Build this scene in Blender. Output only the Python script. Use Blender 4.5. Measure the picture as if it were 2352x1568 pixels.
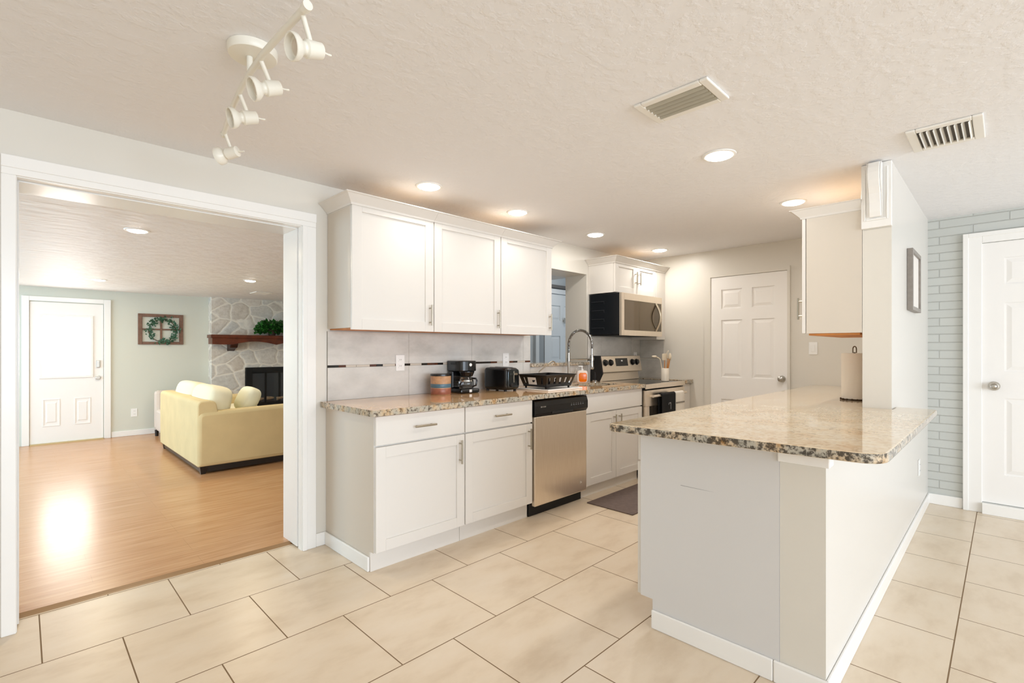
import bpy, bmesh, math, random
from mathutils import Vector, Matrix
random.seed(7)
for o in list(bpy.data.objects):
    bpy.data.objects.remove(o, do_unlink=True)
SC = bpy.context.scene
COL = SC.collection
PI = math.pi
sin, cos = math.sin, math.cos

# ------------------------------------------------------------------ camera
FPX, U0, V0, CAMH = 1130.0, 1176.0, 801.0, 1.257
YAW = math.atan(1134.0 / 1130.0)
cam = bpy.data.cameras.new('camera')
cam.sensor_width = 36.0
cam.lens = 36.0 * FPX / 2352.0
cam.shift_y = (V0 - 784.0) / 2352.0
cam.clip_start = 0.02
camo = bpy.data.objects.new('camera', cam)
camo.location = (0, 0, CAMH)
camo.rotation_euler = (PI / 2, 0, YAW - PI / 2)
COL.objects.link(camo)
SC.camera = camo
# ------------------------------------------------------------------ world, daylight, exposure
SC.view_settings.view_transform = 'Standard'
SC.view_settings.look = 'None'
SC.view_settings.gamma = 1.0
SC.view_settings.use_curve_mapping = False
SC.view_settings.exposure = 0.0
w = bpy.data.worlds.new('world')
SC.world = w
w.use_nodes = True
bg = w.node_tree.nodes['Background']
bg.inputs['Color'].default_value = (0.80, 0.90, 1.0, 1)
bg.inputs['Strength'].default_value = 1.0
SC.cycles.max_bounces = 9
SC.cycles.diffuse_bounces = 6
SC.cycles.sample_clamp_indirect = 6.0


def area(name, loc, rot, sx, sy, power, color):
    l = bpy.data.lights.new(name, 'AREA')
    l.shape = 'RECTANGLE'
    l.size, l.size_y, l.energy, l.color = sx, sy, power, color
    o = bpy.data.objects.new(name, l)
    o.location, o.rotation_euler = loc, rot
    COL.objects.link(o)
    return o


DAY = (0.76, 0.87, 1.0)
area('daylight_rear_window', (0.9, -5.65, 1.3), (PI / 2, 0, 0), 6.0, 1.8, 330, DAY)
area('daylight_living_window', (-2.25, 6.2, 1.2), (PI / 2, 0, -PI / 2), 3.6, 1.5, 105, (0.54, 0.80, 1.0))
area('hall_fill_lamp', (5.0, 3.95, 2.40), (0, 0, 0), 0.5, 0.3, 5.5, (1.0, 0.98, 0.95))  # added fill lamp below the hall ceiling

WARM = (1.0, 0.975, 0.945)
LAMP_W = 3.3
YW, XB, ZC = 3.10, 5.25, 2.31      # cabinet wall, end wall, ceiling
YL, YF, ZL = 3.38, 8.87, 2.065     # living side of the wall, far wall, living ceiling


# ------------------------------------------------------------------ materials
def lin(c):
    c /= 255.0
    return c / 12.92 if c <= 0.04045 else ((c + 0.055) / 1.055) ** 2.4


def rgb(r, g, b):
    return (lin(r), lin(g), lin(b), 1)


class NT:
    def __init__(s, name):
        s.m = bpy.data.materials.new(name)
        s.m.use_nodes = True
        s.t = s.m.node_tree
        s.b = s.t.nodes['Principled BSDF']

    def n(s, typ, **kw):
        nd = s.t.nodes.new(typ)
        for k, v in kw.items():
            if k in nd.inputs:
                nd.inputs[k].default_value = v
            else:
                setattr(nd, k, v)
        return nd

    def l(s, a, b):
        s.t.links.new(a, b)

    def pos(s, scale=(1, 1, 1), loc=(0, 0, 0), rot=(0, 0, 0)):
        g = s.n('ShaderNodeNewGeometry')
        mp = s.n('ShaderNodeMapping')
        mp.inputs['Scale'].default_value = scale
        mp.inputs['Location'].default_value = loc
        mp.inputs['Rotation'].default_value = rot
        s.l(g.outputs['Position'], mp.inputs['Vector'])
        return mp.outputs[0]

    def ramp(s, fac, stops, interp='LINEAR'):
        r = s.n('ShaderNodeValToRGB')
        r.color_ramp.interpolation = interp
        e = r.color_ramp.elements
        while len(e) < len(stops):
            e.new(0.5)
        for el, (p, c) in zip(e, stops):
            el.position, el.color = p, c
        s.l(fac, r.inputs[0])
        return r.outputs[0]

    def mix(s, fac, a, b, mode='MIX'):
        m = s.n('ShaderNodeMix', data_type='RGBA', blend_type=mode)
        for v, i in ((fac, 0), (a, 6), (b, 7)):
            if hasattr(v, 'is_linked'):
                s.l(v, m.inputs[i])
            else:
                m.inputs[i].default_value = v
        return m.outputs[2]

    def bump(s, h, strength, dist=0.01, prev=None):
        b = s.n('ShaderNodeBump', Strength=strength, Distance=dist)
        s.l(h, b.inputs['Height'])
        if prev is not None:
            s.l(prev, b.inputs['Normal'])
        s.l(b.outputs[0], s.b.inputs['Normal'])
        return b.outputs[0]

    def noise(s, vec, scale, detail=2, rough=0.5):
        n = s.n('ShaderNodeTexNoise', Scale=scale, Detail=detail, Roughness=rough)
        s.l(vec, n.inputs['Vector'])
        return n.outputs['Fac']


def M(name, col, rough=0.5, metal=0.0, bump=0, bscale=200, var=0, vscale=3, coat=0, trans=0, emit=0, ecol=None, spec=0.5):
    t = NT(name)
    b = t.b
    b.inputs['Base Color'].default_value = col
    b.inputs['Roughness'].default_value = rough
    b.inputs['Metallic'].default_value = metal
    b.inputs['Specular IOR Level'].default_value = spec
    if coat:
        b.inputs['Coat Weight'].default_value = coat
        b.inputs['Coat Roughness'].default_value = 0.06
    if trans:
        b.inputs['Transmission Weight'].default_value = trans
    if emit:
        b.inputs['Emission Color'].default_value = ecol or col
        b.inputs['Emission Strength'].default_value = emit
    if var or bump:
        p = t.pos()
        if var:
            nz = t.noise(p, vscale, 4)
            dk = tuple(c * (1 - var) for c in col[:3]) + (1,)
            t.l(t.ramp(nz, [(0.3, dk), (0.7, col)]), b.inputs['Base Color'])
        if bump:
            t.bump(t.noise(p, bscale, 3), bump, 0.002)
    return t.m


white = M('white_cabinet_paint', rgb(227, 222, 215), 0.32, bump=0.03, bscale=60)
trimw = M('white_trim_paint', rgb(244, 242, 238), 0.22)
doorw = M('white_door_paint', rgb(244, 241, 237), 0.35)
endshade = M('shaded_white_cabinet_side', rgb(211, 201, 187), 0.4)  # white cabinet paint with the warm side shade put into its colour
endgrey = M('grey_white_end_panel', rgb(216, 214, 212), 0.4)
wallp = M('kitchen_wall_paint', rgb(222, 217, 207), 0.38, bump=0.08, bscale=90)
halfw = M('white_half_wall_paint', rgb(219, 214, 206), 0.3, bump=0.25, bscale=9)
livp = M('living_wall_paint', rgb(214, 215, 203), 0.6)
hallp = M('hall_wall_paint', rgb(190, 196, 199), 0.6)
halld = M('hall_grey_door_paint', rgb(214, 218, 220), 0.45)
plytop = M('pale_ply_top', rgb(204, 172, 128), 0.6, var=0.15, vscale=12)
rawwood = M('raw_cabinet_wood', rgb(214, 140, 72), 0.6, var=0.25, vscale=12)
nickel = M('brushed_nickel', rgb(176, 168, 152), 0.3, 1.0)
chrome = M('chrome', rgb(200, 200, 198), 0.12, 1.0)
blackp = M('black_plastic', rgb(18, 18, 19), 0.24)
blackm = M('black_matte', rgb(18, 18, 19), 0.6)
blackg = M('black_glass', rgb(14, 15, 17), 0.05)
greyglass = M('oven_window_glass', rgb(58, 52, 45), 0.08)
glass = M('clear_glass', (1, 1, 1, 1), 0.02, trans=1.0)
whitep = M('white_plastic', rgb(242, 241, 238), 0.3)
lampw = M('white_lamp_enamel', rgb(238, 234, 222), 0.3)
ventgrey = M('vent_dark_duct', rgb(78, 71, 60), 0.7)
ventm = M('vent_white_metal', rgb(238, 235, 228), 0.5)
slatg = M('vent_grey_slats', rgb(176, 171, 155), 0.5)
espresso = M('espresso_wood', rgb(30, 24, 22), 0.35)
fabric = M('cream_sofa_fabric', rgb(222, 202, 154), 0.9, bump=0.35, bscale=500, var=0.08, vscale=5)
cushf = M('pale_cushion_fabric', rgb(236, 230, 202), 0.9, bump=0.35, bscale=300)
pillowf = M('ivory_pillow_fabric', rgb(232, 230, 205), 0.9)
mantelw = M('mahogany_wood', rgb(112, 52, 26), 0.3, var=0.5, vscale=14)
framew = M('brown_frame_wood', rgb(132, 98, 80), 0.6, var=0.3, vscale=30)
leafg = M('ivy_leaves', rgb(44, 116, 36), 0.5, var=0.5, vscale=25)
eucal = M('eucalyptus_leaves', rgb(70, 112, 84), 0.6, var=0.5, vscale=40)
matm = M('taupe_mat_fabric', rgb(112, 96, 90), 0.85, bump=0.4, bscale=400, var=0.2, vscale=30)
paper = M('paper_towel', rgb(240, 232, 218), 0.9, bump=0.3, bscale=250)
soapo = M('orange_soap', rgb(240, 120, 10), 0.15)
clearp = M('soap_clear_plastic', rgb(236, 222, 212), 0.1)
canbody = M('coffee_can_card', rgb(208, 160, 118), 0.35, var=0.3, vscale=40)
canblue = M('coffee_can_blue_band', rgb(84, 116, 132), 0.35)
canred = M('coffee_can_lower_band', rgb(172, 104, 80), 0.35, var=0.3, vscale=40)
ceramic = M('cream_ceramic', rgb(232, 222, 206), 0.25)
woodl = M('utensil_wood', rgb(206, 140, 74), 0.5, var=0.25, vscale=40)
silicone = M('cream_silicone', rgb(224, 210, 186), 0.45)
towelw = M('white_towel', rgb(236, 229, 218), 0.95, bump=0.3, bscale=300)
greystripe = M('grey_towel_stripe', rgb(150, 142, 132), 0.95)
towelb = M('black_towel', rgb(12, 12, 14), 0.95, bump=0.3, bscale=300)
greyframe = M('grey_frame', rgb(150, 142, 134), 0.45, var=0.2, vscale=30)
printp = M('pale_print', rgb(228, 222, 214), 0.5)
smoked = M('smoked_glass', rgb(150, 152, 156), 0.04, trans=0.9)
log = M('pale_logs', rgb(168, 146, 118), 0.9, var=0.5, vscale=30)
scratch = M('dark_scuff', rgb(158, 156, 156), 0.6)
strips = [M('mosaic_black', rgb(30, 24, 22), 0.1), M('mosaic_brown', rgb(84, 44, 26), 0.1), M('mosaic_cream', rgb(206, 196, 182), 0.1)]
seamm = M('dark_joint_fill', rgb(120, 112, 98), 0.9)  # dark filler of the jamb seam and tile joints
lockm = M('satin_lock_metal', rgb(190, 186, 178), 0.35, 1.0)
sidingm = M('cream_armchair_fabric', rgb(220, 208, 196), 0.9)


def mk_steel():
    t = NT('stainless_steel')
    t.b.inputs['Metallic'].default_value = 0.95
    p = t.pos(scale=(60, 60, 1.2))
    nz = t.noise(p, 6, 3)
    t.l(t.ramp(nz, [(0.3, rgb(234, 221, 204)), (0.7, rgb(244, 233, 218))]), t.b.inputs['Base Color'])
    t.b.inputs['Roughness'].default_value = 0.3
    return t.m


steel = mk_steel()


def mk_ceiling(name, col, sc):
    t = NT(name)
    p = t.pos()
    n1 = t.noise(p, sc, 5, 0.6)
    t.b.inputs['Roughness'].default_value = 0.75
    t.b.inputs['Base Color'].default_value = col
    h = t.ramp(n1, [(0.46, (0, 0, 0, 1)), (0.60, (1, 1, 1, 1))])
    t.bump(h, 0.24, 0.005)
    return t.m


ceilm = mk_ceiling('ceiling_knockdown', rgb(240, 239, 240), 16)


def mk_livceil():
    t = NT('living_ceiling_swirl')
    p = t.pos(scale=(1.0, 3.0, 1))
    n1 = t.noise(p, 4.5, 4, 0.55)
    t.b.inputs['Roughness'].default_value = 0.5
    t.b.inputs['Base Color'].default_value = rgb(240, 239, 239)
    t.bump(n1, 0.8, 0.03)
    return t.m


livceil = mk_livceil()


def mk_tile():
    t = NT('beige_floor_tile')
    p = t.pos(loc=(-0.312, -2.204 + 0.5105, 0))
    br = t.n('ShaderNodeTexBrick', offset=0.5, offset_frequency=2)
    for k, v in (('Scale', 1.0), ('Mortar Size', 0.0026), ('Mortar Smooth', 0.1), ('Brick Width', 0.508), ('Row Height', 0.5125), ('Bias', 0.0)):
        br.inputs[k].default_value = v
    br.inputs['Color1'].default_value = rgb(224, 206, 182)
    br.inputs['Color2'].default_value = rgb(215, 197, 173)
    br.inputs['Mortar'].default_value = rgb(128, 102, 72)
    t.l(p, br.inputs['Vector'])
    q = t.pos(scale=(1.0, 2.2, 1), rot=(0, 0, 0.5))
    n1 = t.noise(q, 2.6, 6, 0.62)
    cl = t.ramp(n1, [(0.32, rgb(200, 178, 149)), (0.5, rgb(225, 208, 184)), (0.72, rgb(235, 222, 204))])
    c = t.mix(0.5, br.outputs['Color'], cl)
    c = t.mix(br.outputs['Fac'], c, rgb(128, 102, 72))
    t.l(c, t.b.inputs['Base Color'])
    t.l(t.ramp(br.outputs['Fac'], [(0, (0.3, 0.3, 0.3, 1)), (1, (0.8, 0.8, 0.8, 1))]), t.b.inputs['Roughness'])
    inv = t.n('ShaderNodeMath', operation='SUBTRACT')
    inv.inputs[0].default_value = 1.0
    t.l(br.outputs['Fac'], inv.inputs[1])
    b1 = t.bump(inv.outputs[0], 0.5, 0.002)
    t.bump(t.noise(t.pos(), 30, 3), 0.05, 0.004, b1)
    return t.m


tile = mk_tile()


def mk_wood():
    t = NT('laminate_wood_floor')
    p = t.pos(loc=(0.55, 0.02, 0))
    br = t.n('ShaderNodeTexBrick', offset=0.37, offset_frequency=3)
    for k, v in (('Scale', 1.0), ('Mortar Size', 0.0009), ('Mortar Smooth', 0.2), ('Brick Width', 1.3), ('Row Height', 0.128)):
        br.inputs[k].default_value = v
    br.inputs['Color1'].default_value = rgb(198, 152, 108)
    br.inputs['Color2'].default_value = rgb(188, 138, 94)
    br.inputs['Mortar'].default_value = rgb(140, 98, 60)
    t.l(p, br.inputs['Vector'])
    q = t.pos(scale=(1.2, 16, 1))
    n1 = t.noise(q, 2.2, 6, 0.6)
    g = t.ramp(n1, [(0.3, rgb(170, 120, 76)), (0.52, rgb(198, 152, 108)), (0.75, rgb(218, 180, 140))])
    c = t.mix(0.55, br.outputs['Color'], g)
    t.l(c, t.b.inputs['Base Color'])
    t.b.inputs['Roughness'].default_value = 0.25
    t.bump(n1, 0.02, 0.002)
    return t.m


woodf = mk_wood()


def mk_granite(name, cols, dark_amt):
    t = NT(name)
    p = t.pos()
    wrp = t.n('ShaderNodeTexNoise', Scale=3.0, Detail=3)
    t.l(p, wrp.inputs['Vector'])
    n1 = t.noise(p, 7, 6, 0.65)
    base = t.ramp(n1, [(0.28, cols[0]), (0.45, cols[1]), (0.6, cols[2]), (0.78, cols[3])])
    v = t.n('ShaderNodeTexVoronoi', Scale=85.0)
    t.l(p, v.inputs['Vector'])
    vn = t.n('ShaderNodeSeparateColor')
    t.l(v.outputs['Color'], vn.inputs[0])
    fl = t.ramp(vn.outputs[0], [(0.0, rgb(120, 92, 62)), (0.14, rgb(176, 150, 118)), (0.3, rgb(215, 198, 170)), (1, rgb(235, 222, 200))])
    c = t.mix(0.35, base, fl)
    n2 = t.noise(p, 24, 5, 0.7)
    dk = t.ramp(n2, [(0.57, (0, 0, 0, 1)), (0.63, (1, 1, 1, 1))])
    n3 = t.noise(p, 5, 3)
    gate = t.ramp(n3, [(0.42, (0, 0, 0, 1)), (0.6, (dark_amt, dark_amt, dark_amt, 1))])
    f = t.mix(1.0, dk, gate, 'MULTIPLY')
    c = t.mix(f, c, rgb(56, 46, 38))
    t.l(c, t.b.inputs['Base Color'])
    t.b.inputs['Roughness'].default_value = 0.07
    t.b.inputs['Coat Weight'].default_value = 0.4
    t.b.inputs['Coat Roughness'].default_value = 0.04
    return t.m


GC = [rgb(204, 160, 108), rgb(228, 202, 164), rgb(238, 222, 194), rgb(218, 208, 190)]
granite = mk_granite('granite_polished', GC, 0.4)


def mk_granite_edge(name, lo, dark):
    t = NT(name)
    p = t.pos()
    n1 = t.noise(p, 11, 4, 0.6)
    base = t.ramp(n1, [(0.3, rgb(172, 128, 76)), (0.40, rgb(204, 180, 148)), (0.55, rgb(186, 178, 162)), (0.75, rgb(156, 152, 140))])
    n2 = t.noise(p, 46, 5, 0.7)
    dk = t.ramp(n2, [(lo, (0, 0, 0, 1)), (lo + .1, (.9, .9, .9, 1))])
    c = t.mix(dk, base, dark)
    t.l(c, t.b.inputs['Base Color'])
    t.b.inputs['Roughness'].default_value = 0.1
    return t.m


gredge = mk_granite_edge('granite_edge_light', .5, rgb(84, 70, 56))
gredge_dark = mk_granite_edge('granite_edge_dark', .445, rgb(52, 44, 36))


def mk_marble():
    t = NT('backsplash_marble_tile')
    p = t.pos(scale=(1, 1, 1.8), rot=(0, 0.6, 0))
    n1 = t.noise(p, 3.2, 7, 0.62)
    c = t.ramp(n1, [(0.3, rgb(188, 186, 180)), (0.5, rgb(210, 207, 201)), (0.7, rgb(222, 219, 213))])
    t.l(c, t.b.inputs['Base Color'])
    t.b.inputs['Roughness'].default_value = 0.12
    return t.m


marble = mk_marble()


def mk_brickwall():
    t = NT('pale_painted_brick')
    g = t.n('ShaderNodeNewGeometry')
    sp = t.n('ShaderNodeSeparateXYZ')
    t.l(g.outputs['Position'], sp.inputs[0])
    cb = t.n('ShaderNodeCombineXYZ')
    ay = t.n('ShaderNodeMath', operation='ADD')
    ay.inputs[1].default_value = 5.0 + 0.02
    t.l(sp.outputs['Y'], ay.inputs[0])
    t.l(ay.outputs[0], cb.inputs[0])
    t.l(sp.outputs['Z'], cb.inputs[1])
    br = t.n('ShaderNodeTexBrick', offset=0.5, offset_frequency=2)
    for k, v in (('Scale', 1.0), ('Mortar Size', 0.004), ('Mortar Smooth', 0.6), ('Brick Width', 0.40), ('Row Height', 0.0655)):
        br.inputs[k].default_value = v
    br.inputs['Color1'].default_value = rgb(203, 205, 200)
    br.inputs['Color2'].default_value = rgb(198, 200, 195)
    br.inputs['Mortar'].default_value = rgb(184, 185, 180)
    t.l(cb.outputs[0], br.inputs['Vector'])
    t.l(br.outputs['Color'], t.b.inputs['Base Color'])
    t.b.inputs['Roughness'].default_value = 0.5
    inv = t.n('ShaderNodeMath', operation='SUBTRACT')
    inv.inputs[0].default_value = 1.0
    t.l(br.outputs['Fac'], inv.inputs[1])
    b1 = t.bump(inv.outputs[0], 0.7, 0.006)
    t.bump(t.noise(g.outputs['Position'], 60, 3), 0.15, 0.003, b1)
    return t.m


brickm = mk_brickwall()


def mk_stone():
    t = NT('fireplace_field_stone')
    p = t.pos(scale=(1, 1, 1.35))
    wn = t.n('ShaderNodeTexNoise', Scale=3.0, Detail=3)
    t.l(p, wn.inputs['Vector'])
    vm = t.n('ShaderNodeVectorMath', operation='MULTIPLY_ADD')
    t.l(wn.outputs['Color'], vm.inputs[0])
    vm.inputs[1].default_value = (0.16, 0.16, 0.16)
    t.l(p, vm.inputs[2])
    v1 = t.n('ShaderNodeTexVoronoi', Scale=3.6, feature='DISTANCE_TO_EDGE')
    v2 = t.n('ShaderNodeTexVoronoi', Scale=3.6)
    t.l(vm.outputs[0], v1.inputs['Vector'])
    t.l(vm.outputs[0], v2.inputs['Vector'])
    sc = t.n('ShaderNodeSeparateColor')
    t.l(v2.outputs['Color'], sc.inputs[0])
    col = t.ramp(sc.outputs[0], [(0.0, rgb(206, 194, 180)), (0.3, rgb(222, 214, 204)), (0.6, rgb(210, 210, 206)), (1.0, rgb(230, 220, 208))])
    nz = t.noise(p, 18, 5, 0.6)
    col = t.mix(0.45, col, t.ramp(nz, [(0.3, rgb(182, 172, 160)), (0.65, rgb(230, 226, 216))]))
    mo = t.ramp(v1.outputs['Distance'], [(0.02, (1, 1, 1, 1)), (0.07, (0, 0, 0, 1))])
    t.l(t.mix(mo, col, rgb(238, 232, 220)), t.b.inputs['Base Color'])
    t.b.inputs['Roughness'].default_value = 0.9
    b1 = t.bump(t.ramp(v1.outputs['Distance'], [(0.0, (0, 0, 0, 1)), (0.12, (1, 1, 1, 1))]), 0.3, 0.02)
    t.bump(nz, 0.4, 0.015, b1)
    return t.m


stone = mk_stone()
lampglow = M('lit_lamp_diffuser', (1, 0.97, 0.9, 1), 0.5, emit=24.0, ecol=(1, 0.93, 0.80, 1))
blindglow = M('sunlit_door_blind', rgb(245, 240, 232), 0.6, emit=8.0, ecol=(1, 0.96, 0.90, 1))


# ------------------------------------------------------------------ mesh building
class MB:
    def __init__(s, T=None):
        s.bm = bmesh.new()
        s.T = T or Matrix()
        s.mi = 0

    def vs(s, pts):
        return [s.bm.verts.new(s.T @ Vector(p)) for p in pts]

    def face(s, vv):
        try:
            f = s.bm.faces.new(vv)
            f.material_index = s.mi
            return f
        except ValueError:
            return None

    def box(s, x0, x1, y0, y1, z0, z1):
        v = s.vs([(x, y, z) for x in (x0, x1) for y in (y0, y1) for z in (z0, z1)])
        for q in ((0, 1, 3, 2), (4, 6, 7, 5), (0, 4, 5, 1), (2, 3, 7, 6), (0, 2, 6, 4), (1, 5, 7, 3)):
            s.face([v[i] for i in q])
        return s

    def hexa(s, lo, hi):       # two quads
        a, b = s.vs(lo), s.vs(hi)
        s.face(a[::-1]); s.face(b)
        for i in range(4):
            s.face([a[i], a[(i + 1) % 4], b[(i + 1) % 4], b[i]])
        return s

    def prism(s, poly, h0, h1, axis='z'):
        def P(p, h):
            return {'z': (p[0], p[1], h), 'y': (p[0], h, p[1]), 'x': (h, p[0], p[1])}[axis]
        a, b = s.vs([P(p, h0) for p in poly]), s.vs([P(p, h1) for p in poly])
        s.face(a[::-1]); s.face(b)
        n = len(poly)
        for i in range(n):
            s.face([a[i], a[(i + 1) % n], b[(i + 1) % n], b[i]])
        return s

    def ring(s, c, d, r, n, sx=1.0):
        d = Vector(d).normalized()
        u = d.orthogonal().normalized()
        w_ = d.cross(u)
        return s.vs([Vector(c) + (u * cos(2 * PI * k / n) * sx + w_ * sin(2 * PI * k / n)) * r for k in range(n)])

    def loft(s, rings, cap=True):
        for a, b in zip(rings, rings[1:]):
            n = len(a)
            for i in range(n):
                s.face([a[i], a[(i + 1) % n], b[(i + 1) % n], b[i]])
        if cap:
            s.face(rings[0][::-1]); s.face(rings[-1])

    def cyl(s, p0, p1, r0, r1=None, n=20):
        d = Vector(p1) - Vector(p0)
        s.loft([s.ring(p0, d, r0, n), s.ring(p1, d, r0 if r1 is None else r1, n)])
        return s

    def axial(s, o, d, prof, n=24, cap=True):     # prof: (distance along d, radius)
        d = Vector(d).normalized()
        s.loft([s.ring(Vector(o) + d * t, d, max(r, 1e-4), n) for t, r in prof], cap)
        return s

    def tube(s, pts, r, n=10):
        pts = [Vector(p) for p in pts]
        rings, u = [], None
        for i, p in enumerate(pts):
            d = (pts[min(i + 1, len(pts) - 1)] - pts[max(i - 1, 0)]).normalized()
            if u is None:
                u = d.orthogonal().normalized()
            u = (u - d * u.dot(d)).normalized()
            w_ = d.cross(u)
            rr = r[i] if isinstance(r, (list, tuple)) else r
            rings.append(s.vs([p + (u * cos(2 * PI * k / n) + w_ * sin(2 * PI * k / n)) * rr for k in range(n)]))
        s.loft(rings)
        return s

    def sbox(s, c, half, e=0.35, R=None, nu=28, nv=16):    # superellipsoid cushion
        def sp(v, k):
            return math.copysign(abs(v) ** k, v)
        R = R or Matrix()
        rings = []
        for j in range(1, nv):
            t = -PI / 2 + PI * j / nv
            rings.append(s.vs([Vector(c) + (R @ Vector((half[0] * sp(cos(t), e) * sp(cos(2 * PI * k / nu), e),
                                                      half[1] * sp(cos(t), e) * sp(sin(2 * PI * k / nu), e),
                                                      half[2] * sp(sin(t), e)))) for k in range(nu)]))
        s.loft(rings)
        return s

    def leaf(s, p, d, up, L, W):
        p, d, up = Vector(p), Vector(d).normalized(), Vector(up)
        sd = d.cross(up)
        sd = sd.normalized() if sd.length > 1e-4 else d.orthogonal()
        nn = sd.cross(d)
        v = s.vs([p, p + d * L * .45 + sd * W + nn * .12 * L, p + d * L, p + d * L * .45 - sd * W + nn * .12 * L])
        s.face([v[0], v[1], v[2]]); s.face([v[0], v[2], v[3]])


def rounded(poly, rad, n=6):
    out = []
    m = len(poly)
    for i, p in enumerate(poly):
        r = rad.get(i, 0)
        if not r:
            out.append(p); continue
        p, a, b = Vector(p), Vector(poly[i - 1]), Vector(poly[(i + 1) % m])
        da, db = (a - p).normalized(), (b - p).normalized()
        s_, e_ = p + da * r, p + db * r
        for k in range(n + 1):
            q = k / n
            out.append(tuple(s_ * (1 - q) ** 2 + p * 2 * q * (1 - q) + e_ * q * q))
    return out


def obj(name, mb, mats, parent=None, bev=0.0, smooth=False, solid=0.0, recalc=True):
    bm = mb.bm
    if recalc:
        bmesh.ops.recalc_face_normals(bm, faces=bm.faces[:])
    org = Vector((0, 0, 0))
    p = parent
    while p is not None:
        org += Vector(p['org']) if 'org' in p else Vector((0, 0, 0))
        p = p.parent
    if parent is not None and org.length > 0:
        bmesh.ops.translate(bm, verts=bm.verts[:], vec=-org)
    me = bpy.data.meshes.new(name)
    if smooth:
        for f in bm.faces:
            f.smooth = True
    bm.to_mesh(me)
    bm.free()
    for m in (mats if isinstance(mats, (list, tuple)) else [mats]):
        me.materials.append(m)
    if smooth:
        me.set_sharp_from_angle(angle=math.radians(42))
    o = bpy.data.objects.new(name, me)
    COL.objects.link(o)
    if parent is not None:
        o.parent = parent
    if bev:
        md = o.modifiers.new('bevel', 'BEVEL')
        md.width, md.segments, md.limit_method, md.angle_limit = bev, 2, 'ANGLE', math.radians(40)
    if solid:
        md = o.modifiers.new('solid', 'SOLIDIFY')
        md.thickness = solid
    return o


THINGS = []


def tag(o, label, cat, group=None):
    o['label'], o['category'] = label, cat
    if group:
        o['group'] = group
    return o


def thing(name, loc, label, cat, group=None):
    o = bpy.data.objects.new(name, None)
    o.empty_display_size = 0.05
    o.location = loc
    o['org'] = tuple(loc)
    COL.objects.link(o)
    THINGS.append(o)
    return tag(o, label, cat, group)


def struct(name, mb, m, parent=None, bev=0.0, smooth=False):
    o = obj(name, mb, m, parent, bev, smooth)
    if parent is None:
        o['kind'] = 'structure'
    return o


def part_label(o, s):
    o['label'] = s
    return o


# ------------------------------------------------------------------ room shell
struct('floor_kitchen', MB().box(-2.6, XB, -5.5, 3.255, -0.06, 0.0), tile)
struct('floor_living', MB().box(-2.2, 4.4, 3.27, YF, -0.06, 0.012), woodf)
struct('floor_hall', MB().box(3.0, 6.6, YL + .001, 4.5, -0.09, -0.061), hallp)
o = MB()
o.hexa([(-0.015, 3.245, 0), (1.235, 3.245, 0), (1.235, 3.30, 0), (-0.015, 3.30, 0)],
       [(-0.015, 3.255, 0.004), (1.235, 3.255, 0.004), (1.235, 3.275, 0.0145), (-0.015, 3.275, 0.0145)])
struct('trim_1', o, M('threshold_wood', rgb(150, 116, 78), 0.4))
struct('ceiling_kitchen', MB().box(-2.6, XB + .15, -5.5, YW, ZC, ZC + .1), ceilm)
struct('ceiling_living', MB().box(-2.2, 4.4, YL, YF, ZL, ZL + .06), livceil)
# cabinet wall with wide opening and pass-through
OX0, OX1, OZ = -0.015, 1.235, 2.02
PX0, PX1, PZ0, PZ1 = 3.322, 4.19, 1.09, 2.036
o = MB()
o.box(-2.6, OX0 - .02, YW, YL, -.06, ZC + .1)
o.box(OX0 - .02, OX1 + .02, YW, YL, OZ + .02, ZC + .1)
o.box(OX1 + .02, PX0, YW, YL, -.06, ZC + .1)
o.box(PX0, PX1, YW, YL, -.06, PZ0)
o.box(PX0, PX1, YW, YL, PZ1, ZC + .1)
o.box(PX1, XB + .15, YW, YL, -.06, ZC + .1)
struct('wall_left', o, wallp)
o = MB()
o.box(XB, XB + .15, 0.52, YW, -.06, ZC)
struct('wall_back', o, wallp)
struct('wall_brick', MB().box(XB, XB + .15, -5.5, 0.519, -.06, ZC), brickm)
# rear of the room (behind the camera) with its daylight windows
o = MB()
o.box(-2.6, -2.15, -5.6, -5.5, -.06, ZC); o.box(3.95, XB + .15, -5.6, -5.5, -.06, ZC)
o.box(-2.15, 3.95, -5.6, -5.5, -.06, .38); o.box(-2.15, 3.95, -5.6, -5.5, 2.22, ZC)
struct('wall_rear', o, wallp)
o = MB().box(-2.7, -2.6, -5.6, YL, -.06, ZC)
struct('wall_side', o, wallp)
# living room walls
struct('wall_far', MB().box(-2.2, 4.5, YF, YF + .12, -.06, ZL + .06), livp)
o = MB()
o.box(-2.3, -2.2, YL, 4.3, -.06, ZL); o.box(-2.3, -2.2, 8.1, YF, -.06, ZL)
o.box(-2.3, -2.2, 4.3, 8.1, -.06, .4); o.box(-2.3, -2.2, 4.3, 8.1, 1.98, ZL)
struct('wall_living_side', o, livp)
struct('wall_living_end', MB().box(4.4, 4.5, 4.62, YF, -.06, ZL), livp)
# hall seen through the pass-through
o = MB()
o.box(2.9, 6.6, 4.5, 4.6, -.06, 2.5); o.box(2.9, 3.0, YL + .001, 4.5, -.06, 2.5)
struct('wall_hall', o, hallp)
struct('wall_hall_side', MB().box(6.6, 6.7, YL, 4.6, -.06, 2.5), hallp)
struct('ceiling_hall', MB().box(3.0, 6.6, YL + .001, 4.5, 2.42, 2.5), hallp)
# stone chimney breast
o = MB()
FX = 2.085
o.box(FX, 2.56, YF - .18, YF, 0.012, ZL); o.box(2.56, 3.62, YF - .18, YF, .955, ZL); o.box(2.56, 3.62, YF - .18, YF, .012, .30); o.box(3.62, 4.2, YF - .18, YF, .012, ZL)
struct('wall_chimney', o, stone)

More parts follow.
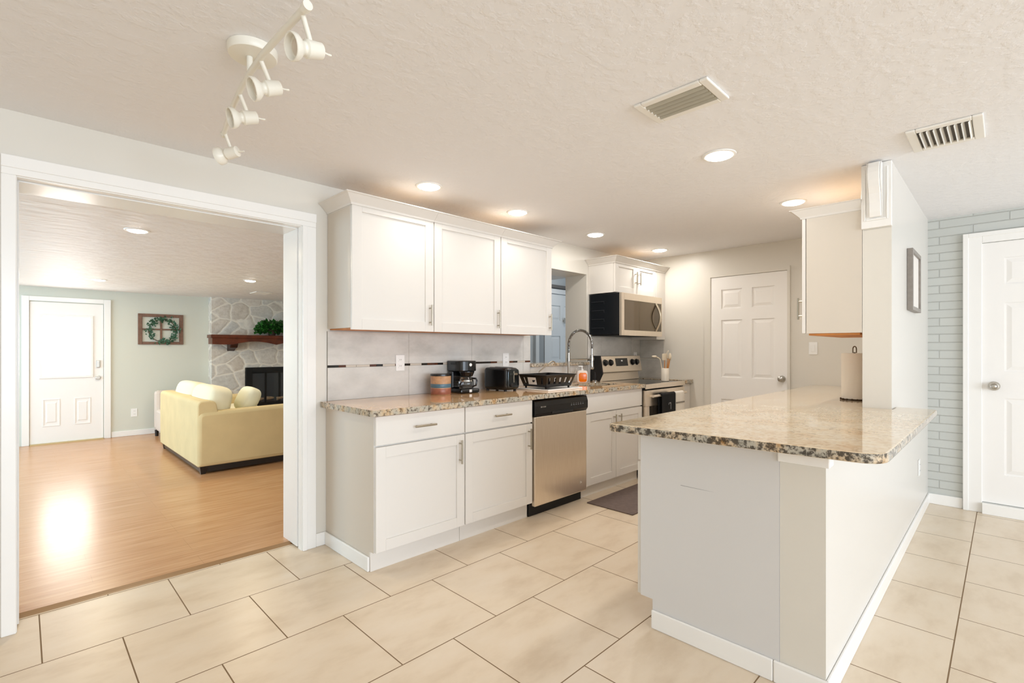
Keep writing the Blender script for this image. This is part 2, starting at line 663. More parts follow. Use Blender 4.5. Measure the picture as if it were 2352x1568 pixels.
# jambs and casing of the wide opening
o = MB()
o.box(OX0 - .02, OX0, YW - .002, YW + .05, 0, OZ + .02); o.box(OX1, OX1 + .02, YW - .002, YW + .05, 0, OZ + .02)
o.box(OX0, OX1, YW - .002, YW + .05, OZ, OZ + .02)
o.box(OX0 - .02, OX0 + .006, YW + .056, YL + .002, 0.012, OZ + .02); o.box(OX1 - .006, OX1 + .02, YW + .056, YL + .002, 0.012, OZ + .02)
o.box(OX0 + .006, OX1 - .006, YW + .056, YL + .002, OZ - .006, OZ + .02)
o.mi = 1
o.box(OX0 - .02, OX0 - .004, YW + .05, YW + .056, 0.012, OZ + .02); o.box(OX1 + .004, OX1 + .02, YW + .05, YW + .056, 0.012, OZ + .02)
o.box(OX0, OX1, YW + .05, YW + .056, OZ + .004, OZ + .02)
struct('trim_2', o, [trimw, seamm])
o = MB()
cz = OZ + .088
for x0, x1 in ((OX0 - .05, OX0 - .002), (OX1 + .002, OX1 + .087)):
    o.box(x0, x1, YW - .016, YW - .001, 0, OZ + .004)
o.box(OX1 + .002, OX1 + .03, YW - .022, YW - .015, 0, OZ + .004)
o.box(OX0 - .05, OX1 + .087, YW - .016, YW - .001, OZ + .004, cz)
o.box(OX0 - .05, OX1 + .087, YW - .024, YW - .015, OZ + .034, cz)
struct('trim_3', o, trimw, bev=.003)
# baseboards
o = MB()
o.box(OX1 + .088, 1.389, YW - .013, YW, 0, .083)
struct('baseboard_left', o, trimw, bev=.004)
o = MB()
o.box(XB - .013, XB, .239, .45, 0, .083)
struct('baseboard_brick', o, trimw, bev=.004)
o = MB()
o.box(XB - .013, XB, 1.30, 1.46, 0, .083); o.box(XB - .013, XB, 2.30, 2.46, 0, .083)
struct('baseboard_back', o, trimw, bev=.004)
o = MB()
o.box(.89, FX, YF - .014, YF, .012, .09)
struct('baseboard_far', o, trimw, bev=.004)

# ------------------------------------------------------------------ peninsula half wall and column
HX0, HY0, HY1, CX = 2.02, 0.45, 0.60, 3.444
o = MB()
o.box(HX0, CX, HY0, HY1, 0, .884)
o.box(CX, XB, HY0, .585, 0, ZC)
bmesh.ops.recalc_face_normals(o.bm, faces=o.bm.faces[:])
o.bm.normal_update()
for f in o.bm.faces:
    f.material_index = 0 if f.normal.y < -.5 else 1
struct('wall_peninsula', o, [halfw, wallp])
o = MB()
o.box(HX0 - .012, XB - .013, HY0 - .013, HY0, 0, .083)
o.box(HX0 - .013, HX0, HY0 - .013, HY1 + .02, 0, .083)
struct('baseboard_peninsula', o, trimw, bev=.005)
o = MB()
o.box(HX0 - .012, HX0, HY0 - .014, HY1 + .005, .835, .884)
o.box(HX0, HX0 + .05, HY0 - .014, HY0, .835, .884)
struct('trim_4', o, trimw, bev=.004)


# ------------------------------------------------------------------ doors
def six_panel(mb, W, H, rows, d=0.034):
    """door slab in local x (width) z (height), front at y=0 facing -y; rows: list of (z0, z1)"""
    st, mid = 0.115 * W / .76, 0.10 * W / .76
    cols = [(st, W / 2 - mid / 2), (W / 2 + mid / 2, W - st)]
    mb.box(0, W, .011, d, 0, H)
    mb.box(0, st, 0, .011, 0, H); mb.box(W - st, W, 0, .011, 0, H)
    zs = [0] + [z for r in rows for z in r] + [H]
    for i in range(0, len(zs), 2):
        mb.box(st, W - st, 0, .011, zs[i], zs[i + 1])
    for z0, z1 in rows:
        mb.box(cols[0][1], cols[1][0], 0, .011, z0, z1)
        for a, b in cols:
            mb.hexa([(a + .012, .011, z0 + .012), (b - .012, .011, z0 + .012), (b - .012, .011, z1 - .012), (a + .012, .011, z1 - .012)],
                    [(a + .04, .003, z0 + .04), (b - .04, .003, z0 + .04), (b - .04, .003, z1 - .04), (a + .04, .003, z1 - .04)])


def knob(mb, p, d, r=.027):
    mb.axial(p, d, [(0, .033), (.006, .033), (.008, .013), (.028, .011), (.034, r * .8), (.044, r), (.056, r * .95), (.064, r * .6), (.066, .002)], 20)


RX = lambda y1, z0: Matrix.Translation((XB, y1, z0)) @ Matrix.Rotation(-PI / 2, 4, 'Z')   # local x -> -y, local -y -> -x
ROWS = lambda H: [(.10 * H / 2, .36 * H), (.475 * H, .775 * H), (.835 * H, .935 * H)]
# door_2: white door on the kitchen end wall
mb = MB(RX(2.235, .01) @ Matrix.Translation((0, -.012, 0)))
six_panel(mb, .745, 2.005, ROWS(2.0), .0117)
d = struct('door_2', mb, doorw)
mb = MB()
mb.box(XB - .022, XB, 2.235, 2.30, 0, 2.06); mb.box(XB - .022, XB, 1.463, 1.488, 0, 2.06); mb.box(XB - .022, XB, 1.488, 2.235, 2.018, 2.06)
obj('door_frame', mb, wallp, d)
mb = MB(); knob(mb, (XB - .012, 1.535, .965), (-1, 0, 0)); obj('door_knob', mb, lockm, d, smooth=True)
# door_3: white door on brick wall
mb = MB(RX(.128, .085) @ Matrix.Translation((0, -.012, 0)))
six_panel(mb, .80, 1.982, [(.22, .80), (1.0, 1.52), (1.66, 1.86)], .0117)
d = struct('door_3', mb, doorw)
mb = MB()
mb.box(XB - .028, XB, .128, .237, 0, 2.152); mb.box(XB - .028, XB, -.81, -.674, 0, 2.152); mb.box(XB - .028, XB, -.674, .128, 2.07, 2.152)
mb.box(XB - .036, XB - .02, .205, .237, 0, 2.152)
mb.box(XB - .036, XB - .02, -.81, .205, 2.12, 2.152)
obj('door_casing', mb, trimw, d, bev=.003)
mb = MB(); mb.box(XB - .06, XB, -.674, .128, 0, .079); obj('door_sill', mb, trimw, d, bev=.003)
mb = MB(); mb.axial((XB - .012, .062, .975), (-1, 0, 0), [(0, .034), (.008, .034), (.01, .014), (.03, .012), (.036, .024), (.05, .031), (.06, .028), (.062, .02), (.058, .016), (.062, .01), (.064, .002)], 24)
obj('door_knob', mb, lockm, d, smooth=True)
# door_4: panelled door in the hall
mb = MB(Matrix.Translation((5.14, 4.487, -.06)))
six_panel(mb, .70, 2.09, [(.14, .86), (1.17, 1.50), (1.72, 1.93)], .0125)
d = struct('door_4', mb, halld)
mb = MB(); mb.box(5.09, 5.92, 4.47, 4.4995, 2.035, 2.10); mb.box(5.09, 5.135, 4.47, 4.4995, -.06, 2.035); mb.box(5.845, 5.92, 4.47, 4.4995, -.06, 2.035)
obj('door_casing', mb, halld, d)
mb = MB(); mb.box(5.07, 5.95, 4.45, 4.4995, 2.112, 2.155); obj('dark_door_strip', mb, M('hall_dark_strip', rgb(96, 94, 92), 0.5), d)  # dark strip across the wall above the hall door casing
mb = MB(); mb.cyl((5.51, 4.487, 1.66), (5.51, 4.465, 1.66), .014); mb.box(5.50, 5.52, 4.455, 4.468, 1.62, 1.70); obj('door_latch', mb, lockm, d)
# strips of a hall closet door beside it
struct('trim_6', MB().box(4.90, 4.965, 4.46, 4.4995, -.06, 2.1), halld)
struct('trim_7', MB().box(4.97, 5.085, 4.48, 4.4995, -.06, 2.1), M('hall_grey_panel', rgb(150, 156, 160), 0.5))
# pass-through granite sill
mb = MB(); mb.box(PX0 - .01, PX1 + .01, YW - .035, YL + .02, PZ0, PZ0 + .032)
struct('trim_8', mb, gredge, bev=.006)

# door_1: living room half-glass door
DX0, DX1 = .072, .803
d = MB()
W, H = DX1 - DX0, 1.858
d.box(DX0, DX1, YF - .012, YF - .001, .014, .014 + H)
wx0, wx1, wz0, wz1 = .19, .665, .90, 1.68
for a in ((wx0 - .03, wx1 + .03, wz0 - .03, wz0), (wx0 - .03, wx1 + .03, wz1, wz1 + .03), (wx0 - .03, wx0, wz0, wz1), (wx1, wx1 + .03, wz0, wz1)):
    d.box(a[0], a[1], YF - .03, YF - .012, a[2], a[3])
for a, b in ((.19, .36), (.50, .67)):
    for e in ((a, b, .24, .255), (a, b, .585, .60), (a, a + .015, .255, .585), (b - .015, b, .255, .585)):
        d.box(e[0], e[1], YF - .019, YF - .012, e[2], e[3])
    d.hexa([(a + .03, YF - .012, .285), (b - .03, YF - .012, .285), (b - .03, YF - .012, .555), (a + .03, YF - .012, .555)],
           [(a + .045, YF - .018, .30), (b - .045, YF - .018, .30), (b - .045, YF - .018, .54), (a + .045, YF - .018, .54)])
d = struct('door_1', d, doorw, bev=.003)
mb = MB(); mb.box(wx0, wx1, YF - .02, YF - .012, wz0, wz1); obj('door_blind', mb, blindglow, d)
mb = MB()
mb.box(-.004, DX0 - .004, YF - .03, YF, .012, 1.94); mb.box(DX1 + .006, .884, YF - .03, YF, .012, 1.94); mb.box(DX0 - .004, DX1 + .006, YF - .03, YF, 1.88, 1.94)
obj('door_casing', mb, trimw, d, bev=.004)
mb = MB(); mb.box(DX0, DX1, YF - .06, YF - .012, .012, .026); obj('door_sill', mb, M('brass_sill', rgb(196, 176, 130), 0.4, 0.6), d)
mb = MB(); mb.box(.728, .768, YF - .035, YF - .012, 1.0, 1.10); obj('door_lock', mb, lockm, d, bev=.006)
mb = MB(); mb.cyl((.748, YF - .012, .86), (.748, YF - .02, .86), .03); mb.box(.715, .77, YF - .055, YF - .02, .848, .872); obj('door_handle', mb, lockm, d, bev=.004)


# ------------------------------------------------------------------ cabinets
def pull(name, parent, p, axis, out, L=.135):
    """bar pull centred at p on the face, axis along the bar, out away from the face"""
    p, ax, ou = Vector(p), Vector(axis), Vector(out)
    mb = MB()
    mb.cyl(p + ou * .03 - ax * L / 2, p + ou * .03 + ax * L / 2, .006, n=12)
    for k in (-1, 1):
        mb.cyl(p + ax * k * (L / 2 - .022), p + ou * .03 + ax * k * (L / 2 - .022), .0045, n=8)
    return obj(name, mb, nickel, parent, smooth=True)


def shaker(mb, x0, x1, z0, z1, y, r=.062, t=.02):
    """shaker door: front face at y facing -y"""
    mb.box(x0 + r - .002, x1 - r + .002, y + .009, y + t, z0 + r - .002, z1 - r + .002)
    mb.box(x0, x0 + r, y, y + t, z0, z1); mb.box(x1 - r, x1, y, y + t, z0, z1)
    mb.box(x0 + r, x1 - r, y, y + t, z0, z0 + r); mb.box(x0 + r, x1 - r, y, y + t, z1 - r, z1)


BY = 2.47      # base door face
UY = 2.77      # upper door face
G1 = 'white base cabinets under the long worktop'
G2 = 'white wall cabinets left of the pass-through'


def crown(path, z0, h, t):
    """moulding swept along (x, y, outward dx, outward dy) stations"""
    mb = MB()
    prof = [(.0005, 0.0), (.006, .0), (.010, .012), (.028, .03), (.05, .052), (.062, .058), (.062, h), (.0005, h)]
    mb.loft([mb.vs([(x + ox * d, y + oy * d, z0 + z) for d, z in prof]) for (x, y, ox, oy) in path])
    return obj('crown_moulding', mb, white, t)


def base_body(t, x0, x1, side_l=False):
    mb = MB()
    mb.box(x0, x1, BY + .021, YW - .002, .113, .883)
    mb.box(x0, x1, 2.54, YW - .002, 0, .113)
    return obj('body', mb, white, t)


for i, (x0, x1, hx, lab) in enumerate(((1.392, 2.031, 1.985, 'white drawer and door base cabinet at the open end beside the wide doorway'),
                                       (2.034, 2.676, 2.63, 'white drawer and door base cabinet directly left of the dishwasher'))):
    t = thing('base_cabinet', (x0, YW, 0), lab, 'cabinet')
    base_body(t, x0, x1)
    dmb = MB(); dmb.box(x0 + .003, x1 - .003, BY, BY + .02, .716, .878)
    dr = obj('drawer', dmb, white, t, bev=.002)
    cxm = (x0 + x1) / 2
    pull('handle', dr, (cxm, BY, .80), (1, 0, 0), (0, -1, 0), .15)
    mb = MB(); shaker(mb, x0 + .003, x1 - .003, .118, .706, BY)
    dd = obj('door', mb, white, t, bev=.0015)
    pull('handle', dd, (hx, BY, .60), (0, 0, 1), (0, -1, 0), .15)
    mb = MB(); mb.box(x0, x1, 2.528, 2.539, 0, .112); obj('toe_board', mb, white, t)
    if i == 0:
        mb = MB(); mb.box(x0 - .0008, x0 + .004, 2.4915, YW - .003, .114, .8825); mb.box(x0 - .0008, x0 + .004, 2.541, YW - .003, .0, .114); obj('end_panel', mb, endshade, t)  # end panel colour holds the shade of this cabinet side
        mb = MB(); mb.box(x0 - .014, x0 - .001, 2.535, YW - .014, 0, .083); obj('skirting', mb, trimw, t, bev=.004)
t = thing('sink_cabinet', (3.335, YW, 0), 'white two-door sink base cabinet between the dishwasher and the range', 'cabinet')
mb = MB(); mb.box(3.335, 3.353, BY + .021, YW - .002, .113, .883); mb.box(4.212, 4.23, BY + .021, YW - .002, .113, .883)
mb.box(3.353, 4.212, BY + .021, YW - .002, .113, .135); mb.box(3.353, 4.212, 2.54, YW - .002, 0, .113); mb.box(3.353, 4.212, BY + .021, BY + .06, .135, .883)
obj('body', mb, white, t)
mb = MB(); mb.box(3.338, 4.227, BY, BY + .02, .716, .878); obj('false_drawer_front', mb, white, t, bev=.002)
for x0, x1, hx in ((3.338, 3.781, 3.74), (3.784, 4.227, 3.825)):
    mb = MB(); shaker(mb, x0, x1, .106, .706, BY)
    dd = obj('door', mb, white, t, bev=.0015)
    pull('handle', dd, (hx, BY, .60), (0, 0, 1), (0, -1, 0), .15)
mb = MB(); mb.box(3.335, 4.23, 2.528, 2.539, 0, .104); obj('toe_board', mb, white, t)
t = thing('filler_cabinet', (5.07, YW, 0), 'narrow white base filler cabinet squeezed between the range and end wall', 'cabinet')
mb = MB(); mb.box(5.07, XB - .002, BY + .01, YW - .002, 0, .883); obj('body', mb, white, t, bev=.002)
mb = MB(); mb.box(5.075, XB - .006, BY, BY + .01, .118, .878); obj('front_panel', mb, white, t, bev=.002)

for i, (x0, x1, lab) in enumerate(((1.402, 2.003, 'widest-looking white shaker wall cabinet at the doorway end of the row'),
                                   (2.006, 2.637, 'middle white shaker wall cabinet of the three above the coffee maker'),
                                   (2.640, 3.245, 'white shaker wall cabinet at the pass-through end of its row of three'))):
    t = thing('wall_cabinet', (x0, YW, 1.372), lab, 'cabinet')
    mb = MB(); mb.box(x0, x1, UY + .021, YW - .002, 1.386, 2.168)
    obj('body', mb, white, t)
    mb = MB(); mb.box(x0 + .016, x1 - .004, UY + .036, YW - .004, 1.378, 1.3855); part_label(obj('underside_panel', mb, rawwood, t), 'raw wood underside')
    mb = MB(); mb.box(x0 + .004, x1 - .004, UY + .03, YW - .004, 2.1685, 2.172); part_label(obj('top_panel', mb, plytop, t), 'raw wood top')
    if i == 0:
        mb = MB(); mb.box(x0 - .0008, x0 + .004, UY + .0215, YW - .003, 1.387, 2.12); obj('end_panel', mb, endshade, t)  # thin panel added to carry the painted side shade
    mb = MB(); shaker(mb, x0 + .002, x1 - .0015, 1.374, 2.158, UY, r=.066)
    dd = obj('door', mb, white, t, bev=.0015)
    pull('handle', dd, (x1 - .036, UY, 1.485), (0, 0, 1), (0, -1, 0), .14)
    cp_ = [(x0, YW - .003, -1, 0), (x0, UY - .0005, -1, -1)] if i == 0 else [(x0 - .002, UY - .0005, 0, -1)]
    cp_ += [(x1, UY - .0005, 1, -1), (x1, YW - .003, 1, 0)] if i == 2 else [(x1, UY - .0005, 0, -1)]
    crown(cp_, 2.125, .062, t)


# over-microwave cabinet
t = thing('microwave_cabinet', (4.22, YW, 1.825), 'small two-door white wall cabinet sitting above the microwave', 'cabinet')
mb = MB(); mb.box(4.222, 5.045, UY + .021, YW - .002, 1.83, 2.168); obj('body', mb, white, t)
mb = MB(); mb.box(4.226, 5.041, UY + .03, YW - .004, 2.1685, 2.172); part_label(obj('top_panel', mb, plytop, t), 'raw wood top')
for x0, x1, hx in ((4.225, 4.63, 4.598), (4.633, 5.04, 4.668)):
    mb = MB(); shaker(mb, x0, x1, 1.832, 2.155, UY, r=.062)
    dd = obj('door', mb, white, t, bev=.0015)
    pull('handle', dd, (hx, UY, 2.0), (0, 0, 1), (0, -1, 0), .135)
crown([(4.222, YW - .003, -1, 0), (4.222, UY - .0005, -1, -1), (5.046, UY - .0005, 0, -1)], 2.125, .062, t)
t = thing('filler_wall_cabinet', (5.05, YW, 1.36), 'tall narrow white wall filler cabinet between the microwave and end wall', 'cabinet')
mb = MB(); mb.box(5.048, XB - .002, UY + .012, YW - .002, 1.362, 2.168); obj('body', mb, white, t)
mb = MB(); mb.box(5.05, XB - .004, UY, UY + .0115, 1.362, 2.155); obj('front_panel', mb, white, t, bev=.002)
crown([(5.047, UY - .0005, 0, -1), (XB - .004, UY - .0005, 0, -1)], 2.125, .062, t)
# cabinet on the column (faces the sink wall)
t = thing('wall_cabinet', (CX, .59, 1.35), 'white wall cabinet hung on the column above the paper towel roll', 'cabinet')
mb = MB(); mb.box(CX + .001, 4.35, .587, .873, 1.352, 2.10); obj('body', mb, white, t)
mb = MB(); mb.box(CX + .0002, CX + .005, .588, .872, 1.353, 2.06); obj('end_panel', mb, endshade, t)  # shade of the column cabinet side painted into this panel
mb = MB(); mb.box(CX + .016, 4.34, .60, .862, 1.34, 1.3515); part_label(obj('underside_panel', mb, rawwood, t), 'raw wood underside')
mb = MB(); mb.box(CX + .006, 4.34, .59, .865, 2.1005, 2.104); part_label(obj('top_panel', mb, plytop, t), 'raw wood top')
for x0, x1, hx in ((CX + .002, 3.895, 3.48), (3.898, 4.348, 4.31)):
    mb = MB(Matrix.Translation((0, .897 * 2 - .0, 0)) @ Matrix.Scale(-1, 4, (0, 1, 0)))
    shaker(mb, x0, x1, 1.354, 2.095, .897)
    dd = obj('door', mb, white, t, bev=.0015)
    pull('handle', dd, (hx, .897, 1.51), (0, 0, 1), (0, 1, 0), .135)
crown([(CX + .001, .588, -.6, 0), (CX + .001, .8975, -.6, 1), (4.352, .8975, 1, 1), (4.352, .588, 1, 0)], 2.062, .055, t)
# peninsula base cabinets
PXs = [HX0, 2.78, 3.55, 4.35, XB - .005]
LABS = ['white peninsula base cabinet at the free end, its grey-white end panel facing the doorway',
        'second white peninsula base cabinet from the free end, under the granite bar',
        'third white peninsula base cabinet from the free end, beside the column',
        'white peninsula base cabinet against the end wall, under the counter with the paper towels']
for i in range(4):
    x0, x1 = PXs[i], PXs[i + 1]
    t = thing('peninsula_cabinet', (x0, .605, 0), LABS[i], 'cabinet')
    mb = MB(); mb.box(x0 + .006, x1, .606, 1.185, .125, .883); mb.box(x0 + .006, x1, .606, 1.126, 0, .125)
    obj('body', mb, white, t)
    if i == 0:
        mb = MB()
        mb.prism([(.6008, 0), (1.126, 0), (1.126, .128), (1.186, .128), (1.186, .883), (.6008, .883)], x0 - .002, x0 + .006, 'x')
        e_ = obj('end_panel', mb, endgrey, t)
        mb = MB(); mb.box(x0 - .013, x0 - .002, .621, 1.128, 0, .083); obj('skirting', mb, trimw, t, bev=.005)
        mb = MB()
        mb.hexa([(x0 - .0024, .992, .6665), (x0 - .0024, .90, .6665), (x0 - .0024, .845, .6675), (x0 - .0024, .992, .6690)],
                [(x0 - .0020, .992, .6665), (x0 - .0020, .90, .6665), (x0 - .0020, .845, .6675), (x0 - .0020, .992, .6690)])
        obj('scuff_mark', mb, scratch, e_)
    mb = MB(Matrix.Translation((0, 1.207 * 2, 0)) @ Matrix.Scale(-1, 4, (0, 1, 0)))
    shaker(mb, x0 + .008, x1 - .003, .128, .735, 1.207)
    dd = obj('door', mb, white, t, bev=.0015)
    mb = MB(); mb.box(x0 + .008, x1 - .003, 1.187, 1.205, .745, .878); obj('drawer', mb, white, t, bev=.002)


# ------------------------------------------------------------------ worktops
def slab(name, polys, z0, z1, label, rad=None):
    mb = MB()
    poly = rounded(polys, rad or {})
    mb.prism(poly, z0, z1)
    bm = mb.bm
    bmesh.ops.recalc_face_normals(bm, faces=bm.faces[:])
    bm.normal_update()
    for f in bm.faces:
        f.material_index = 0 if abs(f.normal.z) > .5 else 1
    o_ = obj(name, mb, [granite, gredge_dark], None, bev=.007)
    return tag(o_, label, 'worktop')


slab('granite_worktop', [(1.878, 1.275), (1.928, .268), (3.60, .268), (3.60, .449), (CX - .001, .449), (CX - .001, .587), (XB - .002, .587), (XB - .002, 1.275)], .885, .92,
     'beige granite worktop with rounded corners on top of the peninsula', {0: .035, 1: .09, 2: .03})
# long worktop with a sink hole, split around the cutout in one mesh
SX0, SX1, SY0, SY1 = 3.60, 4.12, 2.60, 2.90
mb = MB()
mb.prism(rounded([(1.352, 2.435), (SX0, 2.435), (SX0, YW - .012), (1.352, YW - .012)], {0: .03}), .885, .92)
mb.box(SX0, SX1, 2.435, SY0, .885, .92); mb.box(SX0, SX1, SY1, YW - .012, .885, .92)
mb.box(SX1, 4.234, 2.435, YW - .012, .885, .92)
mb.bm.normal_update()
for f in mb.bm.faces:
    f.material_index = 0 if abs(f.normal.z) > .5 else 1
granite_lit_tan = mk_granite('granite_polished_lit_tan', [rgb(214, 138, 70), rgb(244, 182, 110), rgb(250, 200, 136), rgb(236, 192, 144)], 0.4)  # same stone as the peninsula, its warmer light tone put into the colour
tag(obj('granite_worktop', mb, [granite_lit_tan, gredge]), 'long granite worktop along the backsplash with the sink cut into it', 'worktop')
tag(obj('granite_worktop', MB().box(5.062, XB - .002, 2.435, YW - .012, .885, .92), gredge), 'tiny granite worktop piece right of the range against the end wall', 'worktop')
t = thing('kitchen_sink', ((SX0 + SX1) / 2, 2.75, .72), 'undermount steel sink set into the long granite worktop', 'sink')
mb = MB()
a, b, c_, d_ = SX0 - .004, SX1 + .004, SY0 - .004, SY1 + .004
mb.box(a, b, c_, d_, .72, .726); mb.box(a - .004, a, c_, d_, .72, .884); mb.box(b, b + .004, c_, d_, .72, .884); mb.box(a, b, c_ - .004, c_, .72, .884); mb.box(a, b, d_, d_ + .004, .72, .884)
obj('basin', mb, steel, t)
mb = MB(); mb.cyl((3.86, 2.75, .726), (3.86, 2.75, .73), .045); obj('drain', mb, chrome, t, smooth=True)

# backsplash tiles
mb = MB()
def bs(x0, x1, z0, z1):
    mb.box(x0, x1, YW - .010, YW - .0005, z0, z1)
xs = [1.398, 2.011, 2.613, 3.222, PX0 - .004]
for x0, x1 in zip(xs, xs[1:]):
    bs(x0 + .001, x1 - .001, .921, 1.134)
    bs(x0 + .001, x1 - .001, 1.151, 1.371)
xs2 = [PX0 - .004, 3.83, 4.196]
for x0, x1 in zip(xs2, xs2[1:]):
    bs(x0 + .001, x1 - .001, .921, 1.088)
xs3 = [4.20, 4.44, 5.05, XB - .001]
for x0, x1 in zip(xs3, xs3[1:]):
    bs(x0 + .001, x1 - .001, .90, 1.134); bs(x0 + .001, x1 - .001, 1.151, 1.385)
for y0, y1 in ((2.78, YW - .011),):
    mb.box(XB - .010, XB - .0005, y0, y1, .921, 1.134); mb.box(XB - .010, XB - .0005, y0, y1, 1.151, 1.36)
mb.mi = 1
mb.box(1.398, PX0 - .004, YW - .006, YW - .0004, .921, 1.371); mb.box(4.20, XB - .001, YW - .006, YW - .0004, .90, 1.385)
x = 1.398
k = 0
seq = [2, 3, 4, 4, 3, 2, 4, 3, 2, 4, 2, 3, 2, 4, 2, 2, 4, 3, 2, 2]
while x < PX0 - .01:
    L = random.choice((.05, .075, .10))
    mb.mi = seq[k % len(seq)]; k += 1
    mb.box(x + .001, min(x + L, PX0 - .004) - .001, YW - .0095, YW - .0005, 1.1355, 1.1495)
    x += L
x = 4.2
while x < XB - .03:
    mb.mi = seq[k % len(seq)]; k += 1
    mb.box(x + .001, x + .07, YW - .0095, YW - .0005, 1.1355, 1.1495); x += .072
struct('wall_backsplash', mb, [marble, seamm] + strips)


# outlets and switches
def plate(name, T, label, cat, slots):
    t = thing(name, T.translation, label, cat)
    mb = MB(T); mb.box(-.036, .036, -.006, -.0005, -.058, .058); obj('cover_plate', mb, whitep, t, bev=.003)
    mb = MB(T)
    if slots:
        for z in (-.022, .022):
            mb = MB(T); mb.box(-.016, .016, -.0085, -.006, z - .015, z + .015)
            ob = obj('socket', mb, whitep, t, bev=.002)
            for sx in (-.007, .005):
                mb = MB(T); mb.box(sx, sx + .002, -.0089, -.0084, z - .004, z + .006)
                obj('slot', mb, blackm, ob)
    else:
        mb.box(-.016, .016, -.010, -.006, -.033, .033); obj('rocker', mb, whitep, t, bev=.002)


plate('power_outlet', Matrix.Translation((1.936, YW - .010, 1.156)), 'white power outlet on the marble backsplash left of the coffee maker', 'outlet', True)
plate('power_outlet', Matrix.Translation((3.0, YW - .010, 1.162)), 'white power outlet on the backsplash above the toaster', 'outlet', True)
plate('power_outlet', Matrix.Translation((1.148, YF, .34)), 'white power outlet low on the living room far wall near the sofa', 'outlet', True)
plate('power_outlet', Matrix.Translation((4.65, HY0, .39)), 'white power outlet low on the bright half wall below the granite bar', 'outlet', True)
plate('light_switch', Matrix.Translation((XB, 1.272, 1.262)) @ Matrix.Rotation(-PI / 2, 4, 'Z'), 'white rocker light switch on the end wall beside the white door', 'switch', False)
plate('power_outlet', Matrix.Translation((5.13, YW - .010, 1.16)), 'white power outlet behind the range at the corner of the backsplash', 'outlet', True)

# ------------------------------------------------------------------ dishwasher
t = thing('dishwasher', (3.0, YW, 0), 'stainless dishwasher with black control strip under the long worktop', 'dishwasher')
mb = MB(); mb.box(2.685, 3.327, BY + .025, YW - .03, .10, .868); obj('tub', mb, blackm, t)
mb = MB(); mb.box(2.688, 3.326, BY - .012, BY + .024, .085, .752); obj('door', mb, steel, t, bev=.008)
mb = MB()
mb.prism([(BY - .012, .756), (BY - .024, .775), (BY - .024, .83), (BY - .012, .868), (BY + .024, .872), (BY + .024, .756)], 2.686, 3.328, 'x')
cp = obj('control_panel', mb, blackp, t, bev=.004)
mb = MB(); mb.box(2.87, 3.13, BY - .0255, BY - .022, .762, .782); obj('grip_recess', mb, blackm, cp)
mb = MB()
for k in range(6):
    mb.box(3.10 + k * .03, 3.115 + k * .03, BY - .0248, BY - .0235, .808, .813); mb.box(3.104 + k * .03, 3.111 + k * .03, BY - .0248, BY - .0235, .82, .824)
obj('button_marks', mb, M('panel_grey_print', rgb(120, 122, 124), 0.5), cp)
mb = MB()
for k, wd in enumerate((.012, .006, .004, .006, .006, .006)):
    mb.box(2.74 + k * .0105, 2.74 + k * .0105 + wd, BY - .0248, BY - .0235, .818, .828)
part_label(obj('name_badge', mb, chrome, cp), 'small silver lettering')
mb = MB()
c0 = Vector((3.245, BY - .0125, .165))
n = 24
for r0, r1 in ((.020, .0215), (.0, .003)):
    a = mb.vs([c0 + Vector((cos(2 * PI * k / n) * r1, -.0008, sin(2 * PI * k / n) * r1)) for k in range(n)])
    b = mb.vs([c0 + Vector((cos(2 * PI * k / n) * max(r0, .0005), -.0008, sin(2 * PI * k / n) * max(r0, .0005))) for k in range(n)])
    for k in range(n):
        mb.face([a[k], a[(k + 1) % n], b[(k + 1) % n], b[k]])
mb.box(3.236, 3.239, BY - .0135, BY - .0122, .157, .175); mb.box(3.250, 3.254, BY - .0135, BY - .0122, .157, .172); mb.box(3.239, 3.25, BY - .0135, BY - .0122, .172, .175)
part_label(obj('round_sticker', mb, M('sticker_white_print', rgb(225, 220, 212), 0.5), t), 'small round white sticker print')
mb = MB(); mb.box(2.686, 3.326, BY + .05, BY + .06, 0, .10); obj('kick_plate', mb, blackm, t)

# ------------------------------------------------------------------ microwave
t = thing('microwave', (4.62, YW, 1.39), 'black and stainless over-the-range microwave under the small cabinet', 'microwave')
MX0, MX1, MY, MZ0, MZ1 = 4.225, 5.04, 2.725, 1.392, 1.822
mb = MB(); mb.box(MX0, MX1, MY, YW - .012, MZ0 + .012, MZ1)
obj('body', mb, M('microwave_black_enamel', rgb(20, 22, 26), 0.16), t, bev=.003)
mb = MB()
for k in range(3):
    for dz in (0, .085):
        pass
for z in (1.47, 1.56, 1.65, 1.74):
    mb.box(MX0 - .004, MX0 - .0005, 2.90, 3.06, z, z + .006); mb.box(MX0 - .004, MX0 - .0005, 2.90, 2.905, z - .02, z)
obj('side_ribs', mb, M('microwave_dark_ribs', rgb(44, 46, 50), 0.3), t)
mb = MB()
for a in ((MX0, MX0 + .05, MZ0, MZ1), (MX1 - .012, MX1, MZ0, MZ1), (MX0 + .05, MX1 - .012, MZ0, MZ0 + .055), (MX0 + .05, MX1 - .012, MZ1 - .07, MZ1)):
    mb.box(a[0], a[1], MY - .03, MY - .001, a[2], a[3])
dr = obj('door', mb, steel, t, bev=.003)
mb = MB(); mb.box(MX0 + .05, MX1 - .165, MY - .026, MY - .002, MZ0 + .055, MZ1 - .07); obj('window', mb, M('microwave_window', rgb(120, 108, 92), 0.06, 0.75), dr)
mb = MB(); mb.box(MX1 - .163, MX1 - .012, MY - .026, MY - .002, MZ0 + .055, MZ1 - .07); obj('control_panel', mb, M('microwave_panel', rgb(104, 94, 80), 0.1, 0.6), t)
mb = MB()
hx = MX1 - .13
mb.tube([(hx, MY - .026 - .055 * sin(PI * k / 14), MZ0 + .06 + (MZ1 - MZ0 - .135) * k / 14) for k in range(15)], .012, 12)
